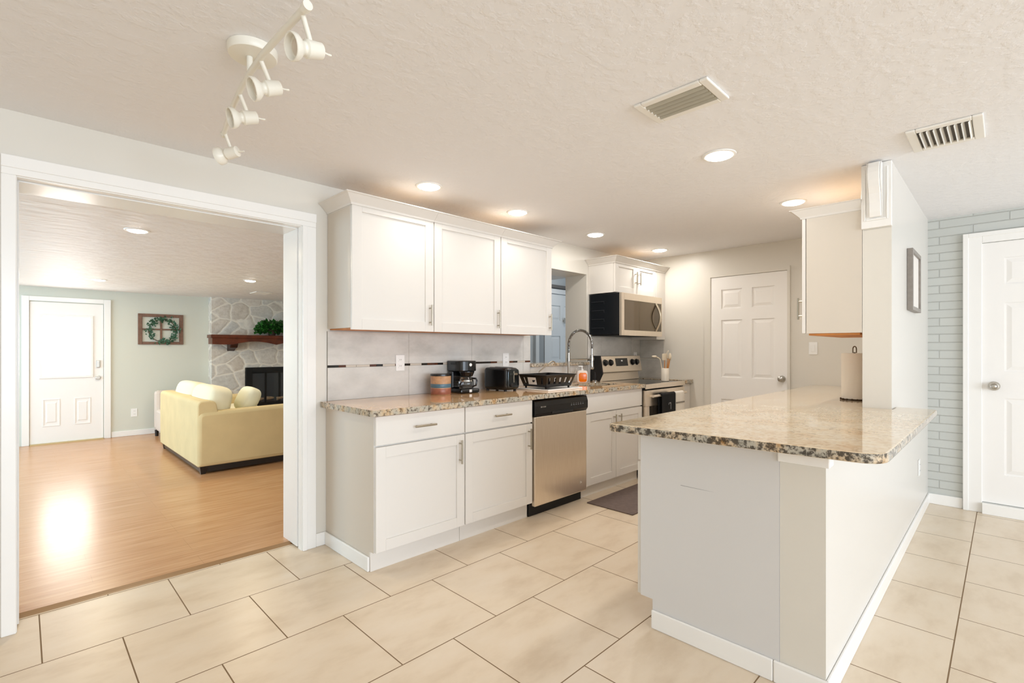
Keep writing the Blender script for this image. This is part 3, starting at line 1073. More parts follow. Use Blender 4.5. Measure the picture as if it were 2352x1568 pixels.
obj('handle', mb, M('handle_satin', rgb(214, 204, 186), 0.28, 1.0), dr, smooth=True)
mb = MB(); mb.box(MX0 + .02, MX1 - .02, MY - .01, YW - .03, MZ0, MZ0 + .011); obj('vent_base', mb, blackm, t)

# ------------------------------------------------------------------ range
t = thing('kitchen_range', (4.65, YW, 0), 'stainless electric range with glass cooktop between the sink cabinet and filler', 'stove')
RX0, RX1 = 4.243, 5.055
mb = MB(); mb.box(RX0, RX1, BY + .01, 3.07, .03, .895); obj('body', mb, blackm, t)
mb = MB(); mb.box(RX0, RX1, BY - .02, 3.07, .896, .914); obj('cooktop', mb, blackg, t, bev=.003)
mb = MB(); mb.box(RX0, RX1, BY - .036, BY - .02, .868, .915); obj('front_trim', mb, steel, t, bev=.004)
mb = MB()
mb.prism([(2.985, .915), (3.0, 1.0), (2.945, 1.012), (2.975, 1.18), (3.075, 1.18), (3.075, .915)], RX0 + .015, RX1 - .012, 'x')
bgd = obj('backguard', mb, steel, t, bev=.003)
mb = MB(); mb.prism([(2.98, .915), (2.935, 1.0), (2.965, 1.185), (3.08, 1.185), (3.08, .915)], RX0 - .008, RX0 + .0145, 'x')
part_label(obj('end_cap', mb, blackm, bgd), 'black end cap')
tilt = Vector((0, 2.975 - 2.945, 1.18 - 1.012)).normalized()
outv = Vector((0, -tilt.z, tilt.y))
cen = lambda x, s_: Vector((x, 2.945, 1.012)) + tilt * s_
mb = MB()
pa = [cen(4.53, .06), cen(4.76, .06), cen(4.76, .145), cen(4.53, .145)]
mb.hexa([p + outv * .0005 for p in pa], [p + outv * .004 for p in pa])
obj('clock_display', mb, blackg, bgd)
mb = MB(); mb.hexa([p + outv * .004 for p in (cen(4.63, .11), cen(4.66, .11), cen(4.66, .125), cen(4.63, .125))], [p + outv * .0046 for p in (cen(4.63, .11), cen(4.66, .11), cen(4.66, .125), cen(4.63, .125))])
obj('clock_digits', mb, whitep, bgd)
for x in (4.33, 4.43, 4.86, 4.95):
    mb = MB(); mb.axial(cen(x, .10), outv, [(0, .036), (.004, .036), (.005, .03), (.022, .026), (.026, .02)], 20); obj('burner_knob', mb, blackp, bgd, smooth=True)
mb = MB()
for a in ((RX0 + .005, RX1 - .005, .70, .855), (RX0 + .005, RX0 + .07, .20, .70), (RX1 - .07, RX1 - .005, .20, .70), (RX0 + .07, RX1 - .07, .20, .30)):
    mb.box(a[0], a[1], BY - .032, BY + .008, a[2], a[3])
dr = obj('oven_door', mb, steel, t, bev=.003)
mb = MB(); mb.box(RX0 + .07, RX1 - .07, BY - .028, BY + .006, .30, .70); obj('window', mb, greyglass, dr)
mb = MB(); mb.box(RX1 - .15, RX1 - .095, BY - .0288, BY - .0282, .64, .685); part_label(obj('sticker', mb, whitep, dr), 'white square sticker')
mb = MB(); mb.cyl((RX0 + .06, BY - .075, .80), (RX1 - .06, BY - .075, .80), .012)
for x in (RX0 + .09, RX1 - .09):
    mb.box(x - .012, x + .012, BY - .075, BY - .03, .79, .81)
obj('handle', mb, steel, dr, smooth=True)
mb = MB(); mb.box(RX0 + .005, RX1 - .005, BY - .02, BY + .008, .05, .185); obj('storage_drawer', mb, steel, t, bev=.003)


def hang_towel(name, x0, x1, zl, zb, mats, label, stripe=None):
    yh, zt, r = BY - .075, .80, .017
    prof = [(yh - r, zl)] + [(yh - r * cos(PI * k / 8), zt + r * sin(PI * k / 8)) for k in range(9)] + [(yh + r, zb)]
    th = .006
    mb = MB()
    nx = 9
    def P(i, q, off):
        y, z = prof[q]
        a = i / nx
        wave = .004 * sin(a * 9) * (1 if z < .78 else .2)
        n_ = -1 if q <= 5 else 1
        cx_, cz_ = yh, min(z, zt)
        dv = Vector((y - yh, z - cz_)) if z > zt else Vector((y - yh, 0))
        dv = dv.normalized() * off
        return (x0 + (x1 - x0) * a, y + dv.x + (wave if q in (0, 1) else 0), z + dv.y)
    for off in (0, th):
        pass
    o_ = [[mb.vs([P(i, q, off)])[0] for q in range(len(prof))] for i in range(nx + 1) for off in (0,)]
    p_ = [[mb.vs([P(i, q, th)])[0] for q in range(len(prof))] for i in range(nx + 1)]
    for i in range(nx):
        for q in range(len(prof) - 1):
            mb.face([o_[i][q], o_[i + 1][q], o_[i + 1][q + 1], o_[i][q + 1]])
            mb.face([p_[i][q], p_[i][q + 1], p_[i + 1][q + 1], p_[i + 1][q]])
        for q in (0, len(prof) - 1):
            mb.face([o_[i][q], p_[i][q], p_[i + 1][q], o_[i + 1][q]])
    for i in (0, nx):
        for q in range(len(prof) - 1):
            mb.face([o_[i][q], o_[i][q + 1], p_[i][q + 1], p_[i][q]])
    return tag(obj(name, mb, mats, smooth=True), label, 'towel')


tb = hang_towel('dish_towel', 4.44, 4.715, .545, .62, towelb, 'black dish towel with a small grey mark hung on the oven handle')
mb = MB(); yy = BY - .075 - .017 - .014
mb.box(4.575, 4.605, yy, yy + .004, .712, .724); mb.box(4.60, 4.608, yy, yy + .004, .655, .712); mb.box(4.558, 4.564, yy, yy + .004, .70, .722)
o = obj('printed_mark', mb, M('towel_grey_print', rgb(130, 130, 134), 0.9)); o.parent = tb
tw = hang_towel('dish_towel', 4.722, 4.905, .60, .66, towelw, 'white dish towel with a grey stripe hung on the oven handle')
mb = MB(); mb.box(4.722, 4.905, BY - .075 - .0285, BY - .075 - .0275 + .002, .70, .716)
o = obj('stripe', mb, greystripe); o.parent = tw

# ------------------------------------------------------------------ counter objects
CZ = .9205
# coffee can
cc = (2.20, 2.955)
t = thing('coffee_can', (cc[0], cc[1], CZ), 'tan coffee canister with blue band and black lid on the long worktop', 'canister')
mb = MB(); mb.axial((cc[0], cc[1], CZ), (0, 0, 1), [(0, .072), (.003, .075), (.135, .075), (.138, .073)], 32); obj('can_body', mb, canbody, t, smooth=True)
mb = MB(); mb.axial((cc[0], cc[1], CZ + .052), (0, 0, 1), [(0, .0754), (.0005, .0757), (.028, .0757), (.0285, .0754)], 32); obj('blue_band', mb, canblue, t, smooth=True)
mb = MB(); mb.axial((cc[0], cc[1], CZ + .004), (0, 0, 1), [(0, .0754), (.0005, .0757), (.043, .0757), (.0435, .0754)], 32); obj('lower_band', mb, canred, t, smooth=True)
mb = MB(); mb.axial((cc[0], cc[1], CZ + .1385), (0, 0, 1), [(0, .078), (.012, .078), (.015, .074)], 32); obj('lid', mb, blackp, t, smooth=True)
# coffee maker (front faces the room, turned a little)
T = Matrix.Translation((2.43, 2.975, CZ)) @ Matrix.Rotation(math.radians(-8), 4, 'Z')
t = thing('coffee_maker', T.translation, 'black drip coffee maker with glass carafe on the long worktop', 'coffee maker')
mb = MB(T); mb.box(-.085, .085, -.105, .09, 0, .035); b_ = obj('base', mb, blackp, t, bev=.012)
mb = MB(T); mb.box(-.01, .012, -.1075, -.1055, .008, .028); obj('power_switch', mb, whitep, b_)
mb = MB(T); mb.box(-.085, .085, .02, .095, .0355, .165); obj('water_tank', mb, blackp, t, bev=.006)
mb = MB(T); mb.prism(rounded([(-.085, -.092), (.085, -.092), (.088, .098), (-.088, .098)], {0: .07, 1: .07}), .1655, .245); mb.cyl((0, -.05, .125), (0, -.05, .165), .045, .062)
h_ = obj('brew_head', mb, blackp, t, bev=.006)
mb = MB(T); mb.axial((0.01, -.0905, .215), (0, -1, 0), [(0, .012), (.002, .012)], 16); part_label(obj('round_badge', mb, whitep, h_), 'small round pale badge')
mb = MB(T); mb.axial((0, -.045, .037), (0, 0, 1), [(0, .052), (.01, .06), (.04, .062), (.07, .05), (.083, .045)], 28); cf = obj('carafe', mb, glass, t, smooth=True)
mb = MB(T); mb.axial((0, -.045, .0775 + .0095), (0, 0, 1), [(0, .0535), (.012, .051)], 28, cap=False); obj('carafe_band', mb, chrome, cf, smooth=True)
mb = MB(T); mb.tube([(.02, -.10, .112), (.03, -.135, .112), (.034, -.142, .095), (.03, -.135, .06), (.02, -.11, .052)], .007, 8); obj('carafe_handle', mb, blackp, cf, smooth=True)
# toaster
T = Matrix.Translation((2.765, 2.90, CZ)) @ Matrix.Rotation(math.radians(-88), 4, 'Z')
t = thing('toaster', T.translation, 'black two-slot toaster on the worktop below the second outlet', 'toaster')
mb = MB(T); mb.sbox((0, 0, .097), (.13, .078, .09), .24); obj('shell', mb, blackp, t, smooth=True)
for y in (-.03, .03):
    mb = MB(T); mb.box(-.09, .09, y - .012, y + .012, .1825, .1885)
    obj('slot', mb, blackm, t)
mb = MB(T)
mb.sbox((.128, 0, .098), (.014, .066, .078), .3); sp_ = obj('end_panel', mb, M('toaster_chrome_end', rgb(70, 76, 80), 0.15, 0.9), t, smooth=True)
mb = MB(T); mb.box(.1425, .144, -.004, .004, .07, .16); mb.box(.143, .165, -.02, .02, .13, .145); obj('lever', mb, nickel, t, bev=.003)
mb = MB(T); mb.axial((.1425, -.03, .05), (1, 0, 0), [(0, .016), (.012, .014)], 16); obj('browning_knob', mb, blackm, t, smooth=True)
for x in (-.1, .1):
    for y in (-.055, .055):
        mb = MB(T); mb.cyl((x, y, 0), (x, y, .02), .012)
        obj('foot', mb, blackm, t)
# dish rack on white drain tray
t = thing('drain_tray', (3.25, 2.76, CZ), 'flat white drain tray under the black dish rack', 'tray')
mb = MB(); mb.box(2.95, 3.40, 2.555, 2.92, CZ, CZ + .006); mb.box(2.95, 3.40, 2.555, 2.565, CZ + .006, CZ + .012); mb.box(2.95, 2.96, 2.565, 2.92, CZ + .006, CZ + .012); mb.box(3.39, 3.40, 2.565, 2.92, CZ + .006, CZ + .012)
obj('tray', mb, whitep, t, bev=.003)
t = thing('dish_rack', (3.25, 2.76, CZ + .009), 'black plastic dish rack standing in the white tray beside the sink', 'dish rack')
mb = MB()
a0, a1, b0, b1 = 2.995, 3.315, 2.615, 2.868       # foot print
A0, A1, B0, B1 = 2.968, 3.342, 2.588, 2.895    # rim
zb, zt = CZ + .03, CZ + .118
def wallseg(p0, p1, q0, q1, holes):
    """tapered wall with openings; p bottom line, q top line"""
    p0, p1, q0, q1 = map(Vector, (p0, p1, q0, q1))
    def pt(s_, v): return (p0.lerp(p1, s_)).lerp(q0.lerp(q1, s_), v)
    inn = (Vector((3.155, 2.74, 0)) - (p0 + p1) / 2); inn.z = 0; inn = inn.normalized() * .005
    def quad(s0, s1, v0, v1):
        L = [pt(s0, v0), pt(s1, v0), pt(s1, v1), pt(s0, v1)]
        mb.hexa(L, [v + inn for v in L])
    quad(0, 1, 0, .22); quad(0, 1, .80, 1)
    n_ = holes
    for k in range(n_ + 1):
        c_ = k / n_
        hw_ = (.30 if n_ > 4 else .40) / n_
        quad(max(0, c_ - hw_), min(1, c_ + hw_), .22, .80)
wallseg((a0, b0, zb), (a1, b0, zb), (A0, B0, zt), (A1, B0, zt), 5)
wallseg((a0, b1, zb), (a1, b1, zb), (A0, B1, zt), (A1, B1, zt), 5)
wallseg((a0, b0, zb), (a0, b1, zb), (A0, B0, zt), (A0, B1, zt), 3)
wallseg((a1, b0, zb), (a1, b1, zb), (A1, B0, zt), (A1, B1, zt), 5)
mb.box(a0, a1, b0, b1, zb - .004, zb)
for k in range(6):
    xx = a0 + .04 + k * .045
    mb.box(xx, xx + .005, b0 + .05, b0 + .056, zb, zb + .06); mb.box(xx, xx + .005, b1 - .05, b1 - .044, zb, zb + .06)
rk = obj('basket', mb, blackp, t)
mb = MB()
for e in ((A0 - .008, A1 + .008, B0 - .008, B0 + .006), (A0 - .008, A1 + .008, B1 - .006, B1 + .008), (A0 - .008, A0 + .006, B0, B1), (A1 - .006, A1 + .008, B0, B1)):
    mb.box(e[0], e[1], e[2], e[3], zt, zt + .008)
obj('rim', mb, blackp, t, bev=.003)
for x in (a0 + .01, a1 - .02):
    for y in (b0 + .01, b1 - .02):
        mb = MB(); mb.box(x, x + .012, y, y + .012, CZ + .0085, zb - .004)
        obj('foot', mb, blackp, t)
mb = MB()
def rf(y, v):  # point on the outer left wall
    return Vector((a0 + (A0 - a0) * v - .003, y, zb + (zt - zb) * v))
q = [rf(2.80, .15), rf(2.71, .15), rf(2.71, .82), rf(2.80, .82)]
mb.hexa([v + Vector((.0015, 0, 0)) for v in q], q)
lb = part_label(obj('card_label', mb, printp, t), 'white card label')
mb = MB(); mb.axial(rf(2.735, .55) + Vector((-.0003, 0, 0)), (-1, 0, .3), [(0, .016), (.0012, .014)], 12); obj('label_picture', mb, blackm, lb)
# faucets
t = thing('spring_faucet', (3.76, 2.99, CZ), 'tall chrome spring pull-down faucet behind the sink', 'faucet')
fx, fy = 3.755, 2.99
mb = MB(); mb.axial((fx, fy, CZ), (0, 0, 1), [(0, .027), (.008, .027), (.012, .019), (.09, .018), (.10, .013), (.30, .012)], 20); obj('stem', mb, chrome, t, smooth=True)
# arch runs along x toward the range side and a little to the front
dx, dy = .31, -.05
arc = [(fx, fy, CZ + .30)] + [(fx + dx / 2 - dx / 2 * cos(PI * k / 24), fy + dy * (1 - cos(PI * k / 24)) / 2, 1.29 + .150 * sin(PI * k / 24)) for k in range(25)]
arc.append((fx + dx, fy + dy, 1.26))
mb = MB(); mb.tube(arc, .0085, 10); sp_ = obj('hose', mb, M('dark_hose', rgb(90, 88, 86), 0.3, 0.8), t, smooth=True)
mb = MB()
# coil: helix around arc
pts = []
import bisect
cum = [0]
for p, q in zip(arc, arc[1:]):
    cum.append(cum[-1] + (Vector(q) - Vector(p)).length)
turns, steps = 44, 44 * 9
for s_ in range(steps + 1):
    L = cum[-1] * s_ / steps
    i = min(max(bisect.bisect_right(cum, L) - 1, 0), len(arc) - 2)
    f_ = (L - cum[i]) / (cum[i + 1] - cum[i])
    P_ = Vector(arc[i]).lerp(Vector(arc[i + 1]), f_)
    tg = (Vector(arc[i + 1]) - Vector(arc[i])).normalized()
    n1 = tg.cross(Vector((0.16, 1, 0))).normalized()
    n2 = tg.cross(n1)
    an = 2 * PI * turns * s_ / steps
    pts.append(P_ + (n1 * cos(an) + n2 * sin(an)) * .0125)
mb.tube(pts, .0024, 5); obj('spring_coil', mb, chrome, t, smooth=True)
ex, ey = fx + dx, fy + dy
mb = MB(); mb.axial((ex, ey, 1.26), (0, 0, -1), [(0, .009), (.06, .009), (.065, .016), (.16, .017), (.20, .021), (.21, .018)], 18); obj('spray_head', mb, chrome, t, smooth=True)
mb = MB(); mb.cyl((fx, fy, 1.155), (ex, ey, 1.155), .007); mb.cyl((ex, ey, 1.14), (ex, ey, 1.17), .0215); mb.cyl((fx, fy, 1.14), (fx, fy, 1.17), .016); obj('holder_arm', mb, chrome, t, smooth=True)
mb = MB(); mb.cyl((fx + .015, fy, .985), (fx + .06, fy - .01, .985), .011); mb.cyl((fx + .055, fy - .01, .985), (fx + .095, fy - .02, 1.06), .006, .005); obj('lever_handle', mb, chrome, t, smooth=True)
t = thing('filter_faucet', (3.33, 3.0, CZ), 'thin curved nickel drinking faucet behind the dish rack', 'faucet')
mb = MB(); mb.axial((3.33, 3.0, CZ), (0, 0, 1), [(0, .02), (.006, .02), (.01, .01)], 16); obj('base', mb, nickel, t, smooth=True)
mb = MB(); mb.tube([(3.33, 3.0, CZ + .01), (3.33, 3.0, 1.03), (3.345, 2.998, 1.055), (3.47, 2.98, 1.132), (3.50, 2.976, 1.142), (3.525, 2.974, 1.135), (3.54, 2.973, 1.105)], .006, 10); obj('spout', mb, nickel, t, smooth=True)
# soap bottle
T = Matrix.Translation((3.935, 2.965, CZ)) @ Matrix.Rotation(math.radians(-45), 4, 'Z')
t = thing('soap_bottle', T.translation, 'clear pump bottle of orange dish soap at the sink edge', 'bottle')
mb = MB(T); mb.sbox((0, 0, .0625), (.055, .03, .062), .4); b_ = obj('bottle', mb, clearp, t, smooth=True)
mb = MB(T); mb.sbox((.003, -.004, .058), (.047, .0285, .053), .45); part_label(obj('soap', mb, soapo, t, smooth=True), 'orange soap fill')
mb = MB(T); mb.cyl((0, 0, .12), (0, 0, .138), .014); mb.cyl((0, 0, .138), (0, 0, .162), .005); mb.box(-.035, .008, -.006, .006, .16, .17); obj('pump', mb, whitep, t)
t = thing('sink_brush', (4.13, 2.95, CZ), 'small black and steel scrub brush standing behind the sink right of the soap', 'brush')
mb = MB(); mb.cyl((4.13, 2.95, CZ), (4.13, 2.95, CZ + .02), .022); obj('stand', mb, chrome, t, smooth=True)
mb = MB(); mb.tube([(4.13, 2.95, CZ + .021), (4.135, 2.95, CZ + .06), (4.13, 2.95, CZ + .10)], [.008, .012, .006], 10); obj('handle', mb, blackm, t, smooth=True)
# crock and utensils on the cooktop
kx, ky, kz = 4.84, 2.555, .9145
t = thing('utensil_crock', (kx, ky, kz), 'cream ceramic utensil crock standing on the cooktop', 'crock')
mb = MB(); mb.axial((kx, ky, kz), (0, 0, 1), [(0, .036), (.003, .0415), (.136, .0415), (.138, .040), (.136, .038), (.006, .037), (.005, .001)], 28); obj('crock', mb, ceramic, t, smooth=True)
RV = Vector((sin(YAW), -cos(YAW), 0)); FV = Vector((cos(YAW), sin(YAW), 0))
def utensil(name, base, tip, label, kind):
    t = thing(name, Vector((kx, ky, kz + .01)) + base, label, 'utensil', None)
    b = Vector((kx, ky, kz + .012)) + base
    e = Vector((kx, ky, kz)) + tip
    d = (e - b).normalized()
    mb = MB(); mb.tube([b, b.lerp(e, .5), e], [.0055, .006, .0045], 10); obj('handle', mb, woodl if kind != 'ladle' else silicone, t, smooth=True)
    R = Matrix.Rotation(0, 4, 'X')
    zq = d.to_track_quat('Z', 'Y').to_matrix().to_4x4()
    mb = MB()
    if kind == 'spoon':
        mb.sbox(e + d * .03, (.021, .007, .035), .9, zq)
    elif kind == 'spatula':
        mb.sbox(e + d * .032, (.032, .005, .036), .35, zq @ Matrix.Rotation(math.radians(40), 4, 'Z'))
    elif kind == 'ladle':
        mb.tube([e, e + d * .02 - RV * .01, e + d * .03 - RV * .03], .005, 8)
        mb.sbox(e + d * .036 - RV * .058, (.034, .022, .012), .8)
    elif kind == 'whisk':
        for k in range(6):
            a = PI * k / 6
            u = d.orthogonal().normalized(); w_ = d.cross(u)
            s_ = u * cos(a) + w_ * sin(a)
            mb.tube([e + d * (.085 * (1 - cos(PI * q / 12)) / 2 if q <= 12 else 0) + s_ * .022 * sin(PI * q / 12) for q in range(13)] , .0012, 5)
    obj({'spoon': 'bowl', 'spatula': 'blade', 'ladle': 'cup', 'whisk': 'wires'}[kind], mb, silicone, t, smooth=True)
utensil('ladle', -RV * .012, -RV * .03 + Vector((0, 0, .225)) - RV * .02, 'cream ladle leaning out to the left of the crock', 'ladle')
utensil('spatula', FV * .01, RV * .0 + Vector((0, 0, .225)) - RV * .004, 'pale spatula with wooden handle upright in the crock', 'spatula')
utensil('serving_spoon', RV * .008 - FV * .012, RV * .045 + Vector((0, 0, .235)), 'cream serving spoon with wooden handle leaning right in the crock', 'spoon')
utensil('wooden_spoon', RV * .016 + FV * .008, RV * .056 + FV * .02 + Vector((0, 0, .215)), 'small spoon furthest right in the utensil crock', 'spoon')
utensil('whisk', -FV * .02, RV * .028 - FV * .01 + Vector((0, 0, .24)), 'wire whisk with wooden handle standing in the crock', 'whisk')
# paper towels
px_, py_ = 3.90, .705
t = thing('paper_towel_holder', (px_, py_, CZ), 'dark metal paper towel holder with a loop top under the column cabinet', 'holder')
mb = MB(); mb.axial((px_, py_, CZ), (0, 0, 1), [(0, .078), (.006, .078), (.008, .07)], 28)
for k in range(16):
    a = 2 * PI * k / 16
    mb.sbox((px_ + .076 * cos(a), py_ + .076 * sin(a), CZ + .006), (.008, .008, .006), 1, nu=8, nv=6)
obj('base', mb, M('bronze_metal', rgb(84, 66, 48), 0.4, 0.8), t, smooth=True)
mb = MB(); mb.cyl((px_, py_, CZ + .008), (px_, py_, CZ + .315), .006, n=10)
mb.tube([(px_ - sin(YAW) * .012 * cos(PI * k / 8) , py_ + cos(YAW) * .012 * cos(PI * k / 8), CZ + .335 + .018 * sin(PI * k / 8)) for k in range(9)], .0035, 8)
for sg in (-1, 1):
    mb.cyl((px_ + sg * sin(YAW) * .012, py_ - sg * cos(YAW) * .012, CZ + .310), (px_ + sg * sin(YAW) * .012, py_ - sg * cos(YAW) * .012, CZ + .336), .0035, n=8)
obj('rod', mb, M('bronze_rod', rgb(140, 124, 104), 0.35, 0.9), t, smooth=True)
mb = MB(); n = 40
rr = [(.062 + .0015 * (k % 2)) for k in range(1)]
mb.axial((px_, py_, CZ + .0095), (0, 0, 1), [(0, .020), (0, .074), (.298, .074), (.298, .020)], 36, cap=False)
a = mb.ring((px_, py_, CZ + .0095), (0, 0, 1), .020, 36); b = mb.ring((px_, py_, CZ + .3075), (0, 0, 1), .020, 36); mb.loft([a, b], cap=False)
tag(obj('paper_towel_roll', mb, paper, smooth=True), 'full white paper towel roll standing at the foot of the column', 'paper towel')

# floor mat
t = tag(obj('kitchen_mat', MB().box(3.262, 4.2, 1.985, 2.41, 0.0005, .009), matm, bev=.003), 'dark taupe kitchen mat on the tiles before the sink cabinet', 'mat')

# ------------------------------------------------------------------ column fittings
t = thing('corbel', (CX, .515, 1.95), 'white scrolled corbel bracket on its panel at the top of the column', 'corbel')
mb = MB(); mb.box(CX - .02, CX - .001, .447, .588, 1.945, ZC - .002)
for e in ((.462, .470, 1.985, 2.28), (.566, .574, 1.985, 2.28), (.470, .566, 1.985, 1.995)):
    mb.box(CX - .026, CX - .02, e[0], e[1], e[2], e[3])
obj('back_plate', mb, trimw, t, bev=.003)
mb = MB()
prof = [(CX - .0265, 2.0), (CX - .034, 2.005), (CX - .042, 2.03), (CX - .045, 2.08), (CX - .058, 2.13), (CX - .078, 2.165), (CX - .092, 2.20), (CX - .097, 2.24), (CX - .09, 2.27), (CX - .075, 2.30), (CX - .0265, 2.30)]
mb.prism(prof, .492, .548, 'y')
obj('bracket', mb, trimw, t, bev=.006)
mb = MB()
for y in (.487, .549):
    mb.prism([(p[0] + .006 if i else p[0], p[1]) for i, p in enumerate(prof[:-1])] + [prof[-1]], y, y + .004, 'y')
obj('side_scroll', mb, trimw, t)
t = thing('picture_frame', (4.25, HY0, 1.7), 'small grey box picture frame seen edge-on on the bright column side', 'picture')
fx0, fx1, fz0, fz1, fd = 4.04, 4.46, 1.508, 1.905, .032
mb = MB()
for e in ((fx0, fx0 + .025, fz0, fz1), (fx1 - .025, fx1, fz0, fz1), (fx0 + .025, fx1 - .025, fz0, fz0 + .025), (fx0 + .025, fx1 - .025, fz1 - .025, fz1)):
    mb.box(e[0], e[1], HY0 - fd, HY0 - .001, e[2], e[3])
obj('frame', mb, greyframe, t, bev=.002)
mb = MB(); mb.box(fx0 + .025, fx1 - .025, HY0 - fd + .012, HY0 - .002, fz0 + .025, fz1 - .025); obj('print', mb, printp, t)


# ------------------------------------------------------------------ ceiling fittings
def downlight(x, y, z, label, power, r=.075, group=None, col=None):
    t = thing('recessed_light', (x, y, z), label, 'ceiling light', group)
    mb = MB(); mb.axial((x, y, z - .0005), (0, 0, -1), [(0, r + .012), (.004, r + .010), (.007, r), (.005, r - .006), (.002, r - .006)], 32); obj('trim_ring', mb, whitep, t, smooth=True)
    mb = MB(); mb.axial((x, y, z - .0032), (0, 0, -1), [(0, r - .006), (.006, r - .008), (.011, r - .02), (.014, r - .045), (.0145, .002)], 32); obj('diffuser', mb, lampglow, t, smooth=True)
    l = bpy.data.lights.new('recessed_lamp', 'AREA')
    l.shape, l.size, l.energy, l.color = 'DISK', 2 * r - .02, power, col or WARM
    lo = bpy.data.objects.new('recessed_lamp', l)
    lo.parent = t
    lo.location = (0, 0, -.0195)
    COL.objects.link(lo)


for (x, y, lab, k_) in ((1.866, 2.635, 'lit recessed ceiling light nearest the doorway, in front of the wall cabinets', 0.5),
                    (2.708, 2.655, 'lit recessed ceiling light above the right end of the wall cabinet row', 0.5),
                    (3.74, 2.665, 'lit recessed ceiling light in front of the pass-through', 1.1),
                    (4.81, 2.60, 'lit recessed ceiling light above the microwave corner', 1.5),
                    (2.685, 1.10, 'largest lit recessed ceiling light, above the peninsula', 1.6),
                    (3.92, 1.075, 'lit recessed ceiling light beside the crown of the column cabinet', 2.6)):
    downlight(x, y, ZC, lab, LAMP_W * k_)
for (x, y, lab) in ((.556, 4.173, 'lit recessed living room ceiling light nearest the wide doorway'),
                    (.641, 7.469, 'lit recessed living room light in front of the half-glass door'),
                    (1.914, 6.304, 'lit recessed living room light near the stone fireplace')):
    downlight(x, y, ZL, lab, 11.0, .062, None, (1.0, 0.86, 0.62))


def vent(name, x0, x1, y0, y1, zc, fw, nsl, along, label, slat_m, openw=.45):
    t = thing(name, ((x0 + x1) / 2, (y0 + y1) / 2, zc), label, 'vent')
    mb = MB()
    for e in ((x0, x1, y0, y0 + fw), (x0, x1, y1 - fw, y1), (x0, x0 + fw, y0 + fw, y1 - fw), (x1 - fw, x1, y0 + fw, y1 - fw)):
        mb.box(e[0], e[1], e[2], e[3], zc - .012, zc - .0005)
    obj('frame', mb, ventm, t, bev=.004)
    mb = MB(); mb.box(x0 + fw, x1 - fw, y0 + fw, y1 - fw, zc - .002, zc - .0005); obj('duct_opening', mb, ventgrey, t)
    lo, hi = (x0 + fw, x1 - fw) if along == 'y' else (y0 + fw, y1 - fw)
    st = (hi - lo) / nsl
    for k in range(nsl):
        a = lo + st * k
        mb = MB()
        q = [(a + st * .1, zc - .002), (a + st * .1 + .0015, zc - .0015), (a + st * (.1 + openw) + .0015, zc - .0165), (a + st * (.1 + openw), zc - .017)]
        if along == 'y':
            mb.prism(q, y0 + fw, y1 - fw, 'y')
        else:
            mb.prism(q, x0 + fw, x1 - fw, 'x')
        obj('slat', mb, slat_m, t)


vent('air_vent', 1.872, 2.09, .812, 1.135, ZC, .034, 5, 'y', 'white ceiling air vent with long grey slats above the peninsula', slatg, .56)
vent('air_vent', 3.03, 3.365, .07, .345, ZC, .038, 8, 'x', 'white ceiling air vent with dark open slots above the bar side', ventm, .4)
vent('air_vent', 2.33, 2.55, 7.42, 7.70, ZL, .03, 6, 'x', 'small dark-slotted air vent in the living room ceiling by the fireplace', ventm, .4)

# track light
t = thing('track_light', (.60, 1.87, ZC), 'white curved-bar track light with four spot heads on the ceiling', 'ceiling light')
cx_, cy_ = .575, 1.868
mb = MB(); mb.axial((cx_, cy_, ZC - .0005), (0, 0, -1), [(0, .080), (.022, .080), (.028, .076), (.031, .05)], 36); obj('canopy', mb, lampw, t, smooth=True)
mb = MB(); mb.cyl((cx_ - .01, cy_, ZC - .032), (cx_ - .01, cy_, ZC - .085), .010); obj('hanger', mb, lampw, t, smooth=True)
mb = MB()
rail = [(.5645, 1.385, 2.215), (.559, 1.54, 2.215), (.556, 1.70, 2.215), (.5625, 1.87, 2.215), (.572, 1.99, 2.215), (.60, 2.22, 2.215), (.638, 2.46, 2.215)]
fine = []
for i in range(len(rail) - 1):
    for q in range(4):
        fine.append(Vector(rail[i]).lerp(Vector(rail[i + 1]), q / 4))
fine.append(Vector(rail[-1]))
mb.tube(fine, .0105, 12)
mb.cyl((.5645, 1.395, 2.215), (.565, 1.372, 2.215), .014)
mb.cyl((.636, 2.45, 2.215), (.64, 2.475, 2.215), .013)
obj('rail', mb, lampw, t, smooth=True)


def unproj(u, v, z):
    k = (u - U0) / FPX
    d = Vector((FV.x + k * RV.x, FV.y + k * RV.y, -(v - V0) / FPX))
    return Vector((0, 0, CAMH)) + d * ((z - CAMH) / d.z)


